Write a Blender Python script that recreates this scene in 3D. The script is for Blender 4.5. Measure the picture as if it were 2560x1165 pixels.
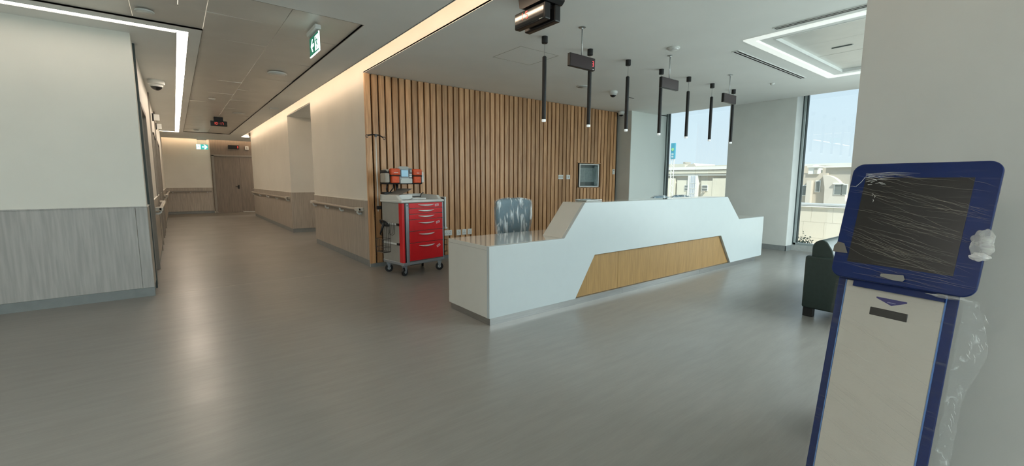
import bpy, bmesh, math, random
from mathutils import Vector, Matrix, Euler, noise as mnoise
R = math.radians
random.seed(7)
S = bpy.context.scene
for o in list(bpy.data.objects): bpy.data.objects.remove(o)
COL = S.collection

# ---------------------------------------------------------------- camera
YAW, PITCH, ROLL, FPX, CAMH = R(37.962), R(6.902), R(.21), 1075.08, 1.35
F = Vector((math.sin(YAW)*math.cos(PITCH), math.cos(YAW)*math.cos(PITCH), -math.sin(PITCH)))
Rt = Vector((math.cos(YAW), -math.sin(YAW), 0)); Up = Rt.cross(F)
Rt, Up = Rt*math.cos(ROLL)+Up*math.sin(ROLL), Up*math.cos(ROLL)-Rt*math.sin(ROLL)
cam = bpy.data.cameras.new('camera'); cam.sensor_width = 36; cam.sensor_fit = 'HORIZONTAL'
cam.lens = FPX/2560*36; cam.clip_start = .05; cam.clip_end = 500
co = bpy.data.objects.new('camera', cam); COL.objects.link(co)
M = Matrix((Rt, Up, -F)).transposed().to_4x4(); M.translation = (0, 0, CAMH); co.matrix_world = M
S.camera = co

# ---------------------------------------------------------------- world, sun, exposure
S.view_settings.view_transform = 'Standard'; S.view_settings.look = 'None'
S.view_settings.exposure = 0.22; S.view_settings.gamma = 1; S.view_settings.use_curve_mapping = False
w = bpy.data.worlds.new('sky'); S.world = w; w.use_nodes = True
nt = w.node_tree; nt.nodes.clear()
out = nt.nodes.new('ShaderNodeOutputWorld'); bg = nt.nodes.new('ShaderNodeBackground')
tc = nt.nodes.new('ShaderNodeTexCoord'); sx = nt.nodes.new('ShaderNodeSeparateXYZ'); rp = nt.nodes.new('ShaderNodeValToRGB')
nt.links.new(tc.outputs['Generated'], sx.inputs[0]); nt.links.new(sx.outputs[2], rp.inputs[0])
rp.color_ramp.elements[0].position = 0.0; rp.color_ramp.elements[0].color = (.68, .80, .86, 1)
rp.color_ramp.elements[1].position = .45; rp.color_ramp.elements[1].color = (.52, .70, .86, 1)
nt.links.new(rp.outputs[0], bg.inputs[0]); bg.inputs[1].default_value = 1.09
nt.links.new(bg.outputs[0], out.inputs[0])
sun = bpy.data.lights.new('sun', 'SUN'); sun.energy = 5.8; sun.angle = R(3); sun.color = (1, .95, .85)
so = bpy.data.objects.new('sun', sun); COL.objects.link(so)
so.rotation_euler = Vector((-.34, -.58, .74)).to_track_quat('Z', 'Y').to_euler()

def area(name, loc, rot, sx_, sy_, power, color):
    l = bpy.data.lights.new(name, 'AREA'); l.shape = 'RECTANGLE'; l.size = sx_; l.size_y = sy_
    l.energy = power; l.color = color
    o = bpy.data.objects.new(name, l); COL.objects.link(o); o.location = loc; o.rotation_euler = rot
    return o
# unseen fill lamps added to brighten the lobby (their frames are built below)
COOL = (.86, .99, 1.0); NEUT = (1.0, .98, .93)
FILL = [((6.9, -1.8, 2.925), 2.8, 3.2, 370, COOL), ((1.2, -2.4, 2.925), 2.0, 1.6, 14, NEUT), ((-2.4, 1.0, 2.925), 1.6, 2.4, 62, NEUT)]
for k, (loc, a, b, pw, c) in enumerate(FILL[:3]): area('fill_light', loc, (0, 0, 0), a, b, pw, c)

# fill lamps added just inside the unseen windows, standing in for sky light
area('window_fill', (-.75, -4.55, 1.6), (R(90), 0, R(180)), 6.2, 2.9, 560, (.82, .97, 1.0))
area('window_fill', (6.1, -4.55, 1.6), (R(90), 0, R(180)), 6.3, 2.9, 520, (.80, .97, 1.0))
area('window_fill', (9.55, -1.35, 1.6), (R(90), 0, R(90)), 4.3, 2.9, 120, (.84, .99, 1.0))  # lamp at the made-up third window, brightens the window side

area('corridor_fill', (3.7, 20.1, 2.93), (0, 0, 0), 0.6, 1.2, 34, (1, .84, .66)); area('corridor_fill', (4.4, 11.0, 2.93), (0, 0, 0), 1.2, .6, 12, (1, .90, .78))  # fill lamps added out of view to brighten the corridor

# ---------------------------------------------------------------- materials
def mat(name, col, rough=.5, metal=0, var=0, nscale=8, stretch=(1, 1, 1), bump=0, bscale=60, spec=.5, emit=None, es=0, coat=0, tint2=None, objrand=False, trans=0):
    m = bpy.data.materials.new(name); m.use_nodes = True; n = m.node_tree; b = n.nodes['Principled BSDF']
    b.inputs['Base Color'].default_value = (*col, 1); b.inputs['Roughness'].default_value = rough
    b.inputs['Metallic'].default_value = metal; b.inputs['Specular IOR Level'].default_value = spec
    if coat: b.inputs['Coat Weight'].default_value = coat; b.inputs['Coat Roughness'].default_value = .08
    if trans: b.inputs['Transmission Weight'].default_value = trans
    if emit: b.inputs['Emission Color'].default_value = (*emit, 1); b.inputs['Emission Strength'].default_value = es
    tcn = n.nodes.new('ShaderNodeTexCoord'); mp = n.nodes.new('ShaderNodeMapping'); mp.inputs['Scale'].default_value = stretch
    src = tcn.outputs['Object']
    if objrand:
        oi = n.nodes.new('ShaderNodeObjectInfo'); vm = n.nodes.new('ShaderNodeVectorMath'); vm.operation = 'MULTIPLY_ADD'
        cb = n.nodes.new('ShaderNodeCombineXYZ')
        for i in range(3): n.links.new(oi.outputs['Random'], cb.inputs[i])
        n.links.new(cb.outputs[0], vm.inputs[0]); vm.inputs[1].default_value = (37, 23, 51); n.links.new(src, vm.inputs[2]); src = vm.outputs[0]
    n.links.new(src, mp.inputs[0])
    nz = n.nodes.new('ShaderNodeTexNoise'); nz.inputs['Scale'].default_value = nscale; nz.inputs['Detail'].default_value = 5
    n.links.new(mp.outputs[0], nz.inputs['Vector'])
    mx = n.nodes.new('ShaderNodeMix'); mx.data_type = 'RGBA'
    c2 = tint2 or tuple(max(0, c*(1-var)) for c in col); c1 = tuple(min(1, c*(1+var*.7)) for c in col) if not tint2 else col
    mx.inputs['A'].default_value = (*c1, 1); mx.inputs['B'].default_value = (*c2, 1)
    rr = n.nodes.new('ShaderNodeMapRange'); rr.inputs['From Min'].default_value = .35; rr.inputs['From Max'].default_value = .65
    n.links.new(nz.outputs['Fac'], rr.inputs['Value']); n.links.new(rr.outputs[0], mx.inputs['Factor'])
    cout = mx.outputs['Result']
    if objrand:
        hv = n.nodes.new('ShaderNodeHueSaturation'); mr = n.nodes.new('ShaderNodeMapRange')
        mr.inputs['To Min'].default_value = .82; mr.inputs['To Max'].default_value = 1.18
        n.links.new(oi.outputs['Random'], mr.inputs['Value']); n.links.new(mr.outputs[0], hv.inputs['Value']); n.links.new(cout, hv.inputs['Color']); cout = hv.outputs[0]
    n.links.new(cout, b.inputs['Base Color'])
    if bump:
        bz = n.nodes.new('ShaderNodeTexNoise'); bz.inputs['Scale'].default_value = bscale; bz.inputs['Detail'].default_value = 3
        n.links.new(mp.outputs[0], bz.inputs['Vector']); bn = n.nodes.new('ShaderNodeBump'); bn.inputs['Strength'].default_value = bump; bn.inputs['Distance'].default_value = .004
        n.links.new(bz.outputs['Fac'], bn.inputs['Height']); n.links.new(bn.outputs[0], b.inputs['Normal'])
    return m

def oak(name, light, dark, scale=1.0):
    """oak veneer: cathedral grain from a distorted wave running along Z plus fine pores, different on every piece"""
    m = bpy.data.materials.new(name); m.use_nodes = True; n = m.node_tree; b = n.nodes['Principled BSDF']; L = n.links
    oi = n.nodes.new('ShaderNodeObjectInfo'); tcn = n.nodes.new('ShaderNodeTexCoord')
    cb = n.nodes.new('ShaderNodeCombineXYZ'); vm = n.nodes.new('ShaderNodeVectorMath'); vm.operation = 'MULTIPLY_ADD'
    for i in range(3): L.new(oi.outputs['Random'], cb.inputs[i])
    vm.inputs[1].default_value = (13, 29, 41); L.new(cb.outputs[0], vm.inputs[0]); L.new(tcn.outputs['Object'], vm.inputs[2])
    mp = n.nodes.new('ShaderNodeMapping'); mp.inputs['Scale'].default_value = (1, 1, .07); L.new(vm.outputs[0], mp.inputs[0])
    nz = n.nodes.new('ShaderNodeTexNoise'); nz.inputs['Scale'].default_value = 10*scale; nz.inputs['Detail'].default_value = 2; L.new(mp.outputs[0], nz.inputs['Vector'])
    ma = n.nodes.new('ShaderNodeMath'); ma.operation = 'MULTIPLY'; ma.inputs[1].default_value = 9; L.new(nz.outputs['Fac'], ma.inputs[0])
    fr = n.nodes.new('ShaderNodeMath'); fr.operation = 'PINGPONG'; fr.inputs[1].default_value = 1; L.new(ma.outputs[0], fr.inputs[0])
    mp2 = n.nodes.new('ShaderNodeMapping'); mp2.inputs['Scale'].default_value = (1, 1, .03); L.new(vm.outputs[0], mp2.inputs[0])
    fz = n.nodes.new('ShaderNodeTexNoise'); fz.inputs['Scale'].default_value = 260; fz.inputs['Detail'].default_value = 2; L.new(mp2.outputs[0], fz.inputs['Vector'])
    ad = n.nodes.new('ShaderNodeMath'); ad.operation = 'MULTIPLY_ADD'; ad.inputs[1].default_value = .55; L.new(fr.outputs[0], ad.inputs[0]); L.new(fz.outputs['Fac'], ad.inputs[2])
    mr0 = n.nodes.new('ShaderNodeMapRange'); mr0.inputs['From Min'].default_value = .35; mr0.inputs['From Max'].default_value = 1.15; L.new(ad.outputs[0], mr0.inputs['Value'])
    mx = n.nodes.new('ShaderNodeMix'); mx.data_type = 'RGBA'; mx.inputs['A'].default_value = (*dark, 1); mx.inputs['B'].default_value = (*light, 1); L.new(mr0.outputs[0], mx.inputs['Factor'])
    hv = n.nodes.new('ShaderNodeHueSaturation'); mr = n.nodes.new('ShaderNodeMapRange'); mr.inputs['To Min'].default_value = .78; mr.inputs['To Max'].default_value = 1.2
    L.new(oi.outputs['Random'], mr.inputs['Value']); L.new(mr.outputs[0], hv.inputs['Value']); L.new(mx.outputs['Result'], hv.inputs['Color']); L.new(hv.outputs[0], b.inputs['Base Color'])
    b.inputs['Roughness'].default_value = .38
    bn = n.nodes.new('ShaderNodeBump'); bn.inputs['Strength'].default_value = .25; bn.inputs['Distance'].default_value = .002; L.new(ad.outputs[0], bn.inputs['Height']); L.new(bn.outputs[0], b.inputs['Normal'])
    return m

def film(name, base=.12, streak=.55, stretch=(3, 1, 14), rot=(0, 0, 0), scale=6, col=(.9, .93, .95), bump=.5, rough=.12, lo=.56):
    """clear stretch film: mostly transparent, a glossy skin and whitish streaks for creases and highlights"""
    m = bpy.data.materials.new(name); m.use_nodes = True; n = m.node_tree; L = n.links; n.nodes.remove(n.nodes['Principled BSDF'])
    o = n.nodes['Material Output']; tcn = n.nodes.new('ShaderNodeTexCoord'); mp = n.nodes.new('ShaderNodeMapping')
    mp.inputs['Rotation'].default_value = rot; mp.inputs['Scale'].default_value = stretch; L.new(tcn.outputs['Object'], mp.inputs[0])
    nz = n.nodes.new('ShaderNodeTexNoise'); nz.inputs['Scale'].default_value = scale; nz.inputs['Detail'].default_value = 6; nz.inputs['Distortion'].default_value = .8; L.new(mp.outputs[0], nz.inputs['Vector'])
    mr = n.nodes.new('ShaderNodeMapRange'); mr.inputs['From Min'].default_value = lo; mr.inputs['From Max'].default_value = lo+.18; mr.inputs['To Min'].default_value = base; mr.inputs['To Max'].default_value = streak
    L.new(nz.outputs['Fac'], mr.inputs['Value'])
    tr = n.nodes.new('ShaderNodeBsdfTransparent'); gl = n.nodes.new('ShaderNodeBsdfPrincipled'); gl.inputs['Base Color'].default_value = (*col, 1); gl.inputs['Roughness'].default_value = rough
    bn = n.nodes.new('ShaderNodeBump'); bn.inputs['Strength'].default_value = bump; bn.inputs['Distance'].default_value = .01; L.new(nz.outputs['Fac'], bn.inputs['Height']); L.new(bn.outputs[0], gl.inputs['Normal'])
    ms = n.nodes.new('ShaderNodeMixShader'); L.new(mr.outputs[0], ms.inputs[0]); L.new(tr.outputs[0], ms.inputs[1]); L.new(gl.outputs[0], ms.inputs[2]); L.new(ms.outputs[0], o.inputs[0])
    return m

def glass_mat(name, tint=(.93, .97, .97), refl=.06):
    m = bpy.data.materials.new(name); m.use_nodes = True; n = m.node_tree; L = n.links; n.nodes.remove(n.nodes['Principled BSDF'])
    tr = n.nodes.new('ShaderNodeBsdfTransparent'); tr.inputs[0].default_value = (*tint, 1); gl = n.nodes.new('ShaderNodeBsdfGlossy'); gl.inputs['Roughness'].default_value = .0
    lw = n.nodes.new('ShaderNodeLayerWeight'); lw.inputs[0].default_value = .35
    mr = n.nodes.new('ShaderNodeMapRange'); mr.inputs['To Min'].default_value = refl; mr.inputs['To Max'].default_value = .8; L.new(lw.outputs['Fresnel'], mr.inputs['Value'])
    ms = n.nodes.new('ShaderNodeMixShader'); L.new(mr.outputs[0], ms.inputs[0]); L.new(tr.outputs[0], ms.inputs[1]); L.new(gl.outputs[0], ms.inputs[2]); L.new(ms.outputs[0], n.nodes['Material Output'].inputs[0])
    return m

def emis(name, c, s):
    m = bpy.data.materials.new(name); m.use_nodes = True; b = m.node_tree.nodes['Principled BSDF']
    b.inputs['Base Color'].default_value = (*c, 1); b.inputs['Emission Color'].default_value = (*c, 1); b.inputs['Emission Strength'].default_value = s
    return m

m_wall = mat('wall_paint', (.80, .79, .72), .6, var=.02, nscale=2, bump=.08, bscale=180)
m_wallw = mat('warm_wall_paint', (.76, .74, .675), .6, var=.02, nscale=2, bump=.08, bscale=180)
m_ceil = mat('ceiling_paint', (.88, .90, .88), .7, var=.02, nscale=1.5, bump=.05, bscale=150)
m_tile = mat('metal_ceiling_tile', (.76, .74, .69), .33, .1, var=.03, nscale=3)
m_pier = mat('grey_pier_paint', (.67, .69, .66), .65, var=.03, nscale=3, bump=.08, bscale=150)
m_white = mat('white_paint', (.78, .80, .78), .45, var=.02)
m_lam = mat('taupe_laminate', (.43, .385, .33), .42, var=.16, nscale=7, stretch=(6, 6, .35), bump=.06, bscale=40)
m_lamg = mat('grey_laminate', (.43, .42, .40), .42, var=.13, nscale=7, stretch=(6, 6, .35), bump=.06, bscale=40)
m_trim = mat('taupe_trim', (.27, .25, .22), .4, var=.05)
m_skirt = mat('vinyl_skirting', (.235, .255, .255), .5, var=.06, nscale=12)
m_door = mat('door_laminate', (.225, .185, .15), .45, var=.15, nscale=7, stretch=(6, 6, .35))
m_dark = mat('dark_reveal', (.012, .004, .003), .8, var=.1)
m_slat = oak('oak_slat', (.66, .385, .195), (.42, .215, .092))
m_black = mat('black_plastic', (.010, .010, .011), .35, var=.1)
m_blackm = mat('matt_black_metal', (.010, .010, .011), .55, var=.1)
m_alu = mat('brushed_aluminium', (.50, .52, .52), .35, .8, var=.06, nscale=20, stretch=(1, 1, 8))
m_frame = mat('window_frame', (.38, .43, .43), .35, .5, var=.05)
m_gasket = mat('dark_gasket', (.05, .07, .07), .5)
m_plast = mat('white_plastic', (.72, .74, .72), .35, var=.02)
m_beige = mat('beige_plastic', (.55, .53, .47), .4, var=.02)
m_glass = glass_mat('window_glass', (.95, .98, .98), .03)
m_led = emis('led_strip_white', (1, .84, .68), 22); m_led2 = emis('led_strip_dimmed', (1, .86, .72), 6)
m_cove = emis('cove_led_warm', (1, .74, .52), 17)
m_red = emis('red_led_digit', (1, .06, .08), 1.6)
m_redd = emis('dim_red_led_digit', (.9, .08, .06), 1.2)
m_green = emis('exit_green', (.01, .20, .12), .55)
m_teal = emis('far_exit_green', (.05, .45, .40), .9)
m_glow = emis('exit_white', (.85, 1, .97), 1.6)
m_disp = mat('display_face', (.022, .010, .012), .25, var=.1)
m_tip = emis('pendant_diffuser', (.8, .85, .85), .35)

# floor: marbled linoleum
m_floor = mat('linoleum', (.250, .242, .224), .30, var=.06, nscale=5, stretch=(.5, 3.2, 1), bump=.05, bscale=9, spec=.42)
def floor_detail(m):
    n = m.node_tree; L = n.links; b = n.nodes['Principled BSDF']; mx = [x for x in n.nodes if x.bl_idname == 'ShaderNodeMix'][0]
    tcn = n.nodes.new('ShaderNodeTexCoord'); mp = n.nodes.new('ShaderNodeMapping'); mp.inputs['Scale'].default_value = (3.5, 40, 1); L.new(tcn.outputs['Object'], mp.inputs[0])
    nz = n.nodes.new('ShaderNodeTexNoise'); nz.inputs['Scale'].default_value = 2.2; nz.inputs['Detail'].default_value = 8; nz.inputs['Roughness'].default_value = .75; L.new(mp.outputs[0], nz.inputs['Vector'])
    mr = n.nodes.new('ShaderNodeMapRange'); mr.inputs['From Min'].default_value = .3; mr.inputs['From Max'].default_value = .7; mr.inputs['To Min'].default_value = .93; mr.inputs['To Max'].default_value = 1.06; L.new(nz.outputs['Fac'], mr.inputs['Value'])
    hv = n.nodes.new('ShaderNodeHueSaturation'); L.new(mr.outputs[0], hv.inputs['Value']); L.new(mx.outputs['Result'], hv.inputs['Color']); L.new(hv.outputs[0], b.inputs['Base Color'])
    nr = n.nodes.new('ShaderNodeTexNoise'); nr.inputs['Scale'].default_value = 1.3; L.new(tcn.outputs['Object'], nr.inputs['Vector'])
    m2 = n.nodes.new('ShaderNodeMapRange'); m2.inputs['To Min'].default_value = .24; m2.inputs['To Max'].default_value = .40; L.new(nr.outputs['Fac'], m2.inputs['Value']); L.new(m2.outputs[0], b.inputs['Roughness'])
floor_detail(m_floor)

# ---------------------------------------------------------------- mesh helpers
def BM(): return bmesh.new()
def box(bm, x0, x1, y0, y1, z0, z1, bev=0, seg=1, mtx=None):
    vs = [bm.verts.new((x, y, z)) for x in (x0, x1) for y in (y0, y1) for z in (z0, z1)]
    fs = [bm.faces.new([vs[i] for i in q]) for q in ((0, 1, 3, 2), (4, 6, 7, 5), (0, 4, 5, 1), (2, 3, 7, 6), (0, 2, 6, 4), (1, 5, 7, 3))]
    geo = vs
    if bev:
        es = list({e for f in fs for e in f.edges})
        r_ = bmesh.ops.bevel(bm, geom=es, offset=bev, segments=seg, profile=.5, affect='EDGES')
        geo = list({v for f in r_['faces'] for v in f.verts})
    if mtx is not None: bmesh.ops.transform(bm, matrix=mtx, verts=[v for v in geo if v.is_valid])
    return bm
def cyl(bm, p0, p1, r0, r1=None, seg=16, caps=True):
    r1 = r0 if r1 is None else r1; p0 = Vector(p0); p1 = Vector(p1); d = (p1-p0).normalized()
    a = d.orthogonal().normalized(); b = d.cross(a)
    A = [bm.verts.new(p0+(a*math.cos(t)+b*math.sin(t))*r0) for t in [2*math.pi*i/seg for i in range(seg)]]
    B = [bm.verts.new(p1+(a*math.cos(t)+b*math.sin(t))*r1) for t in [2*math.pi*i/seg for i in range(seg)]]
    for i in range(seg): bm.faces.new((A[i], A[(i+1) % seg], B[(i+1) % seg], B[i]))
    if caps: bm.faces.new(A[::-1]); bm.faces.new(B)
    return bm
def tube(bm, pts, r, seg=6):
    pts = [Vector(p) for p in pts]; rings = []
    prev = None
    for i, p in enumerate(pts):
        d = (pts[min(i+1, len(pts)-1)]-pts[max(i-1, 0)]).normalized()
        a = d.orthogonal().normalized() if prev is None else (prev-d*prev.dot(d)).normalized()
        prev = a; b = d.cross(a); rr = r[i] if isinstance(r, (list, tuple)) else r
        rings.append([bm.verts.new(p+(a*math.cos(2*math.pi*k/seg)+b*math.sin(2*math.pi*k/seg))*rr) for k in range(seg)])
    for A, B in zip(rings, rings[1:]):
        for k in range(seg): bm.faces.new((A[k], A[(k+1) % seg], B[(k+1) % seg], B[k]))
    bm.faces.new(rings[0][::-1]); bm.faces.new(rings[-1])
    return bm
def prism(bm, pts, d):
    """extrude a planar 3-D outline by the vector d"""
    d = Vector(d); A = [bm.verts.new(Vector(p)) for p in pts]; B = [bm.verts.new(Vector(p)+d) for p in pts]; n = len(pts)
    for i in range(n): bm.faces.new((A[i], A[(i+1) % n], B[(i+1) % n], B[i]))
    bm.faces.new(A[::-1]); bm.faces.new(B)
    return bm
def lathe(bm, prof, c=(0, 0, 0), seg=24, axis='Z'):
    rings = []
    for r_, z in prof:
        ring = []
        for k in range(seg):
            t = 2*math.pi*k/seg; v = Vector((r_*math.cos(t), r_*math.sin(t), z))
            if axis == 'X': v = Vector((v.z, v.x, v.y))
            if axis == 'Y': v = Vector((v.x, v.z, v.y))
            ring.append(bm.verts.new(v+Vector(c)))
        rings.append(ring)
    for A, B in zip(rings, rings[1:]):
        for k in range(seg): bm.faces.new((A[k], A[(k+1) % seg], B[(k+1) % seg], B[k]))
    bm.faces.new(rings[0][::-1]); bm.faces.new(rings[-1])
    return bm
def mk(name, bm, m, parent=None, smooth=False, **kw):
    bmesh.ops.recalc_face_normals(bm, faces=bm.faces)
    me = bpy.data.meshes.new(name); bm.to_mesh(me); bm.free(); me.materials.append(m)
    if smooth:
        for p in me.polygons: p.use_smooth = True
    o = bpy.data.objects.new(name, me); COL.objects.link(o)
    if parent is not None: o.parent = parent
    for k, v in kw.items(): o[k] = v
    return o
def edge_smooth(o, ang=35):
    for p in o.data.polygons: p.use_smooth = True
    o.data.set_sharp_from_angle(angle=R(ang)); return o
def struct(name, bm, m, parent=None, **kw):
    return mk(name, bm, m, parent, **({'kind': 'structure'} if parent is None else {}), **kw)
def thing(name, label, cat, loc=(0, 0, 0), rz=0, group=None):
    o = bpy.data.objects.new(name, None); COL.objects.link(o); o.location = loc; o.rotation_euler = (0, 0, rz)
    o.empty_display_size = .1; o['label'] = label; o['category'] = cat
    if group: o['group'] = group
    return o
def tag(o, label, cat, group=None):
    o['label'] = label; o['category'] = cat
    if group: o['group'] = group
    return o
def dup(root, loc, rz=None, label=None):
    def cp(o, par):
        c = o.copy(); COL.objects.link(c)
        if par is not None: c.parent = par
        for ch in o.children: cp(ch, c)
        return c
    r_ = cp(root, None); r_.location = loc
    if rz is not None: r_.rotation_euler = (0, 0, rz)
    if label: r_['label'] = label
    return r_
SEG7 = {'0': 'abcdef', '1': 'bc', '2': 'abged', '3': 'abgcd', '4': 'fgbc', '5': 'afgcd', '6': 'afgedc', '7': 'abc', '8': 'abcdefg', '9': 'abcdfg'}
def digit(bm, ch, org, ax, up, n, w_, h, t=.004, d=.002):
    """seven-segment figure: origin bottom left, reading direction ax, up, raised along n"""
    org, ax, up, n = map(Vector, (org, ax, up, n))
    def bar(x0, x1, y0, y1): prism(bm, [org+ax*x0+up*y0, org+ax*x1+up*y0, org+ax*x1+up*y1, org+ax*x0+up*y1], n*d)
    if ch == ':':
        bar(w_*.4, w_*.4+t, h*.3, h*.3+t); bar(w_*.4, w_*.4+t, h*.65, h*.65+t); return
    g = t*.3
    for s in SEG7[ch]:
        if s == 'a': bar(t, w_-t, h-t, h)
        if s == 'g': bar(t, w_-t, h/2-t/2, h/2+t/2)
        if s == 'd': bar(t, w_-t, 0, t)
        if s == 'f': bar(0, t, h/2+g, h-g)
        if s == 'e': bar(0, t, g, h/2-g)
        if s == 'b': bar(w_-t, w_, h/2+g, h-g)
        if s == 'c': bar(w_-t, w_, g, h/2-g)

ZC, ZT = 2.94, 3.32
XL, XR = -.28, 2.34     # corridor walls
YL, YS = 6.46, 6.57     # lobby left wall, front of the slats
XW = 9.363              # window piers
# ---------------------------------------------------------------- floor
fl = struct('floor', box(BM(), -4.3, 9.9, -4.6, 24, -.12, 0), m_floor)
m_weld = mat('weld_rod', (.42, .40, .35), .4)
for (x0, x1, y) in ((XL, XR, 6.47), (XL, XR+.02, 19.6)):
    mk('floor_seam', box(BM(), x0, x1, y, y+.012, 0, .0008), m_weld, fl)
# darker sheet at the end of the corridor
mk('floor_sheet', box(BM(), XL, 5, 19.61, 21.4, 0, .0006), mat('dark_linoleum', (.17, .155, .13), .4, var=.1, nscale=6), fl)

# ---------------------------------------------------------------- ceiling (plain board, with real openings)
TX0, TX1, TY0, TY1, TYA = .355, 1.65, 4.62, 18.3, 5.86       # metal-tile field (L shaped)
TR = (5.19, 8.03, -.45, 2.42)                                # coffer over the waiting area
LX0, LX1, LY0, LY1 = .135, .235, 6.01, 6.12
def hole(x, y):
    if XR-.255 < x < XR and -4.6 < y < 19.2: return True                     # cove gap
    if TX0 < x < TX1 and TY0 < y < TY1: return True
    if x < TX0 and TY0 < y < TYA: return True
    if LX0 < x < LX1 and LY0 < y < 18.5: return True          # LED groove
    if x < LX1 and LY0 < y < LY1: return True
    if XL < x < LX1 and 18.4 < y < 18.5: return True
    if TR[0] < x < TR[1] and TR[2] < y < TR[3]: return True
    if x > XW and y < 6.22: return True
    if XL < x and 21.16 < y: return True
    if x > XR and y > 6.62 and not (9.85 < y < 12.18) and y < 18.77: return True
    if x < XL and y > 6.6: return True
    return False
xs = sorted({-4.3, XL, LX0, LX1, TX0, TX1, XR-.255, XR, TR[0], TR[1], XW, 9.75, 5.0}); ys = sorted({-4.6, TR[2], TR[3], TY0, TYA, LY0, LY1, 6.22, 6.6, 6.62, 9.85, 12.18, 18.3, 18.4, 18.5, 18.77, 19.2, 21.16, 21.4})
bm = BM()
for x0, x1 in zip(xs, xs[1:]):
    for y0, y1 in zip(ys, ys[1:]):
        if not hole((x0+x1)/2, (y0+y1)/2): box(bm, x0, x1, y0, y1, ZC, ZC+.02)
bmesh.ops.remove_doubles(bm, verts=bm.verts, dist=1e-5)
ceil = struct('ceiling', bm, m_ceil)
struct('ceiling_slab', box(BM(), -4.5, 9.95, -4.8, 24.2, ZT, ZT+.2), m_ceil)
# metal tiles: two columns down the corridor and a branch to the left, pieces slightly uneven
def tiles(x0, x1, ycuts, par):
    for a, b in zip(ycuts, ycuts[1:]):
        z = ZC+.012+random.uniform(0, .004); t1, t2 = random.uniform(-.006, .006), random.uniform(-.006, .006)
        bm = BM(); vs = [(x0+.003, a+.003, z+t1), (x1-.003, a+.003, z-t1), (x1-.003, b-.003, z-t2), (x0+.003, b-.003, z+t2)]
        prism(bm, vs, (0, 0, .012)); mk('tile', bm, m_tile, par)
ya = [4.62, 5.24, 6.13]+[6.13+1.25*k for k in range(1, 10)]+[18.3]
yb = [4.62, 5.54]+[5.54+1.25*k for k in range(1, 11)]+[18.3]
tiles(TX0, 1.0, ya, ceil); tiles(1.0, TX1, yb, ceil)
xx = -4.3
while xx < TX0-.01:
    nx = min(xx+.9 if xx < -4 else xx+1.18, TX0)
    for a, b in ((4.62, 5.24), (5.24, 5.86)):
        off = .35 if b > 5.5 else 0
        x0, x1 = xx-(off if xx > -4.2 else 0), nx-(off if nx < TX0 else 0)
        z = ZC+.012+random.uniform(0, .004); t1 = random.uniform(-.003, .003)
        mk('tile', prism(BM(), [(x0+.003, a+.003, z+t1), (x1-.003, a+.003, z-t1), (x1-.003, b-.003, z), (x0+.003, b-.003, z)], (0, 0, .012)), m_tile, ceil)
    xx = nx
# thin shadow trim around the tile field
bm = BM()
for q in ((TX1, TX1+.008, TY0, TY1), (TX0-.006, TX0, TYA, TY1), (-4.3, TX1+.006, TY0-.006, TY0), (-4.3, TX0, TYA, TYA+.006), (TX0-.006, TX1+.006, TY1, TY1+.006)): box(bm, q[0], q[1], q[2], q[3], ZC-.001, ZC+.02)
struct('trim_1', bm, m_trim)
# access panel
bm = BM(); x0, x1, y0, y1 = 3.36, 3.98, 4.15, 4.72
for q in ((x0, x1, y0, y0+.004), (x0, x1, y1, y1+.004), (x0, x0+.004, y0, y1), (x1, x1+.004, y0, y1)): box(bm, q[0], q[1], q[2], q[3], ZC-.0015, ZC)
struct('trim_2', bm, m_trim)

# LED line light recessed in the corridor ceiling (one continuous fitting)
t = thing('led_line_light', 'long white LED line light recessed in the corridor ceiling, turning left along the wall', 'ceiling light', (.185, 6.06, ZC))
def loc_(o, t): o.location = -Vector(t.location)
bm = BM(); box(bm, LX0, LX1, 8.0, 18.5, ZC+.004, ZC+.012); box(bm, XL, LX0, 18.4, 18.5, ZC+.004, ZC+.012)
o = mk('diffuser', bm, m_led, t); loc_(o, t)
bm = BM(); box(bm, -4.3, LX1, LY0, LY1, ZC+.004, ZC+.012); box(bm, LX0, LX1, LY1, 8.0, ZC+.004, ZC+.012)
o = mk('diffuser', bm, m_led2, t); loc_(o, t)
bm = BM()
for q in ((LX1, LX1+.01, LY0, 18.5), (LX0-.01, LX0, LY1, 18.4), (-4.3, LX1+.01, LY0-.01, LY0), (-4.3, LX0, LY1, LY1+.01), (XL, LX0, 18.39, 18.4), (XL, LX1, 18.5, 18.51)): box(bm, q[0], q[1], q[2], q[3], ZC-.004, ZC+.03)
o = mk('housing', bm, m_plast, t); loc_(o, t)
# cove light: LED tape on the back of the cove shining onto the wall
cv = thing('cove_light', 'warm LED cove washing down the wall to the right of the corridor', 'ceiling light', (XR-.25, 8, ZC+.1))
bm = BM(); box(bm, XR-.25, XR-.235, -4.4, 18.6, ZC+.035, ZC+.055); o = mk('led_tape', bm, m_cove, cv); loc_(o, cv)
bm = BM(); box(bm, XR-.262, XR-.25, -4.5, 18.7, ZC+.02, ZC+.09); o = mk('channel', bm, m_alu, cv); loc_(o, cv)
cv = thing('cove_light', 'warm LED cove along the wall at the far end of the corridor', 'ceiling light', (1.3, 21.2, ZC+.05))
bm = BM(); box(bm, XL, 4.8, 21.17, 21.18, ZC+.03, ZC+.045); o = mk('led_tape', bm, emis('end_cove_led', (1, .68, .42), 26), cv); loc_(o, cv)
bm = BM(); box(bm, XL, 4.8, 21.16, 21.17, ZC+.02, ZC+.06); o = mk('channel', bm, m_alu, cv); loc_(o, cv)
struct('trim_3', box(BM(), XR-.27, XR-.262, -4.5, 18.77, ZC+.0, ZT), m_white)       # back of the cove
struct('trim_4', box(BM(), XR-.27, XR, 19.2, 19.22, ZC, ZT), m_white)
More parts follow.
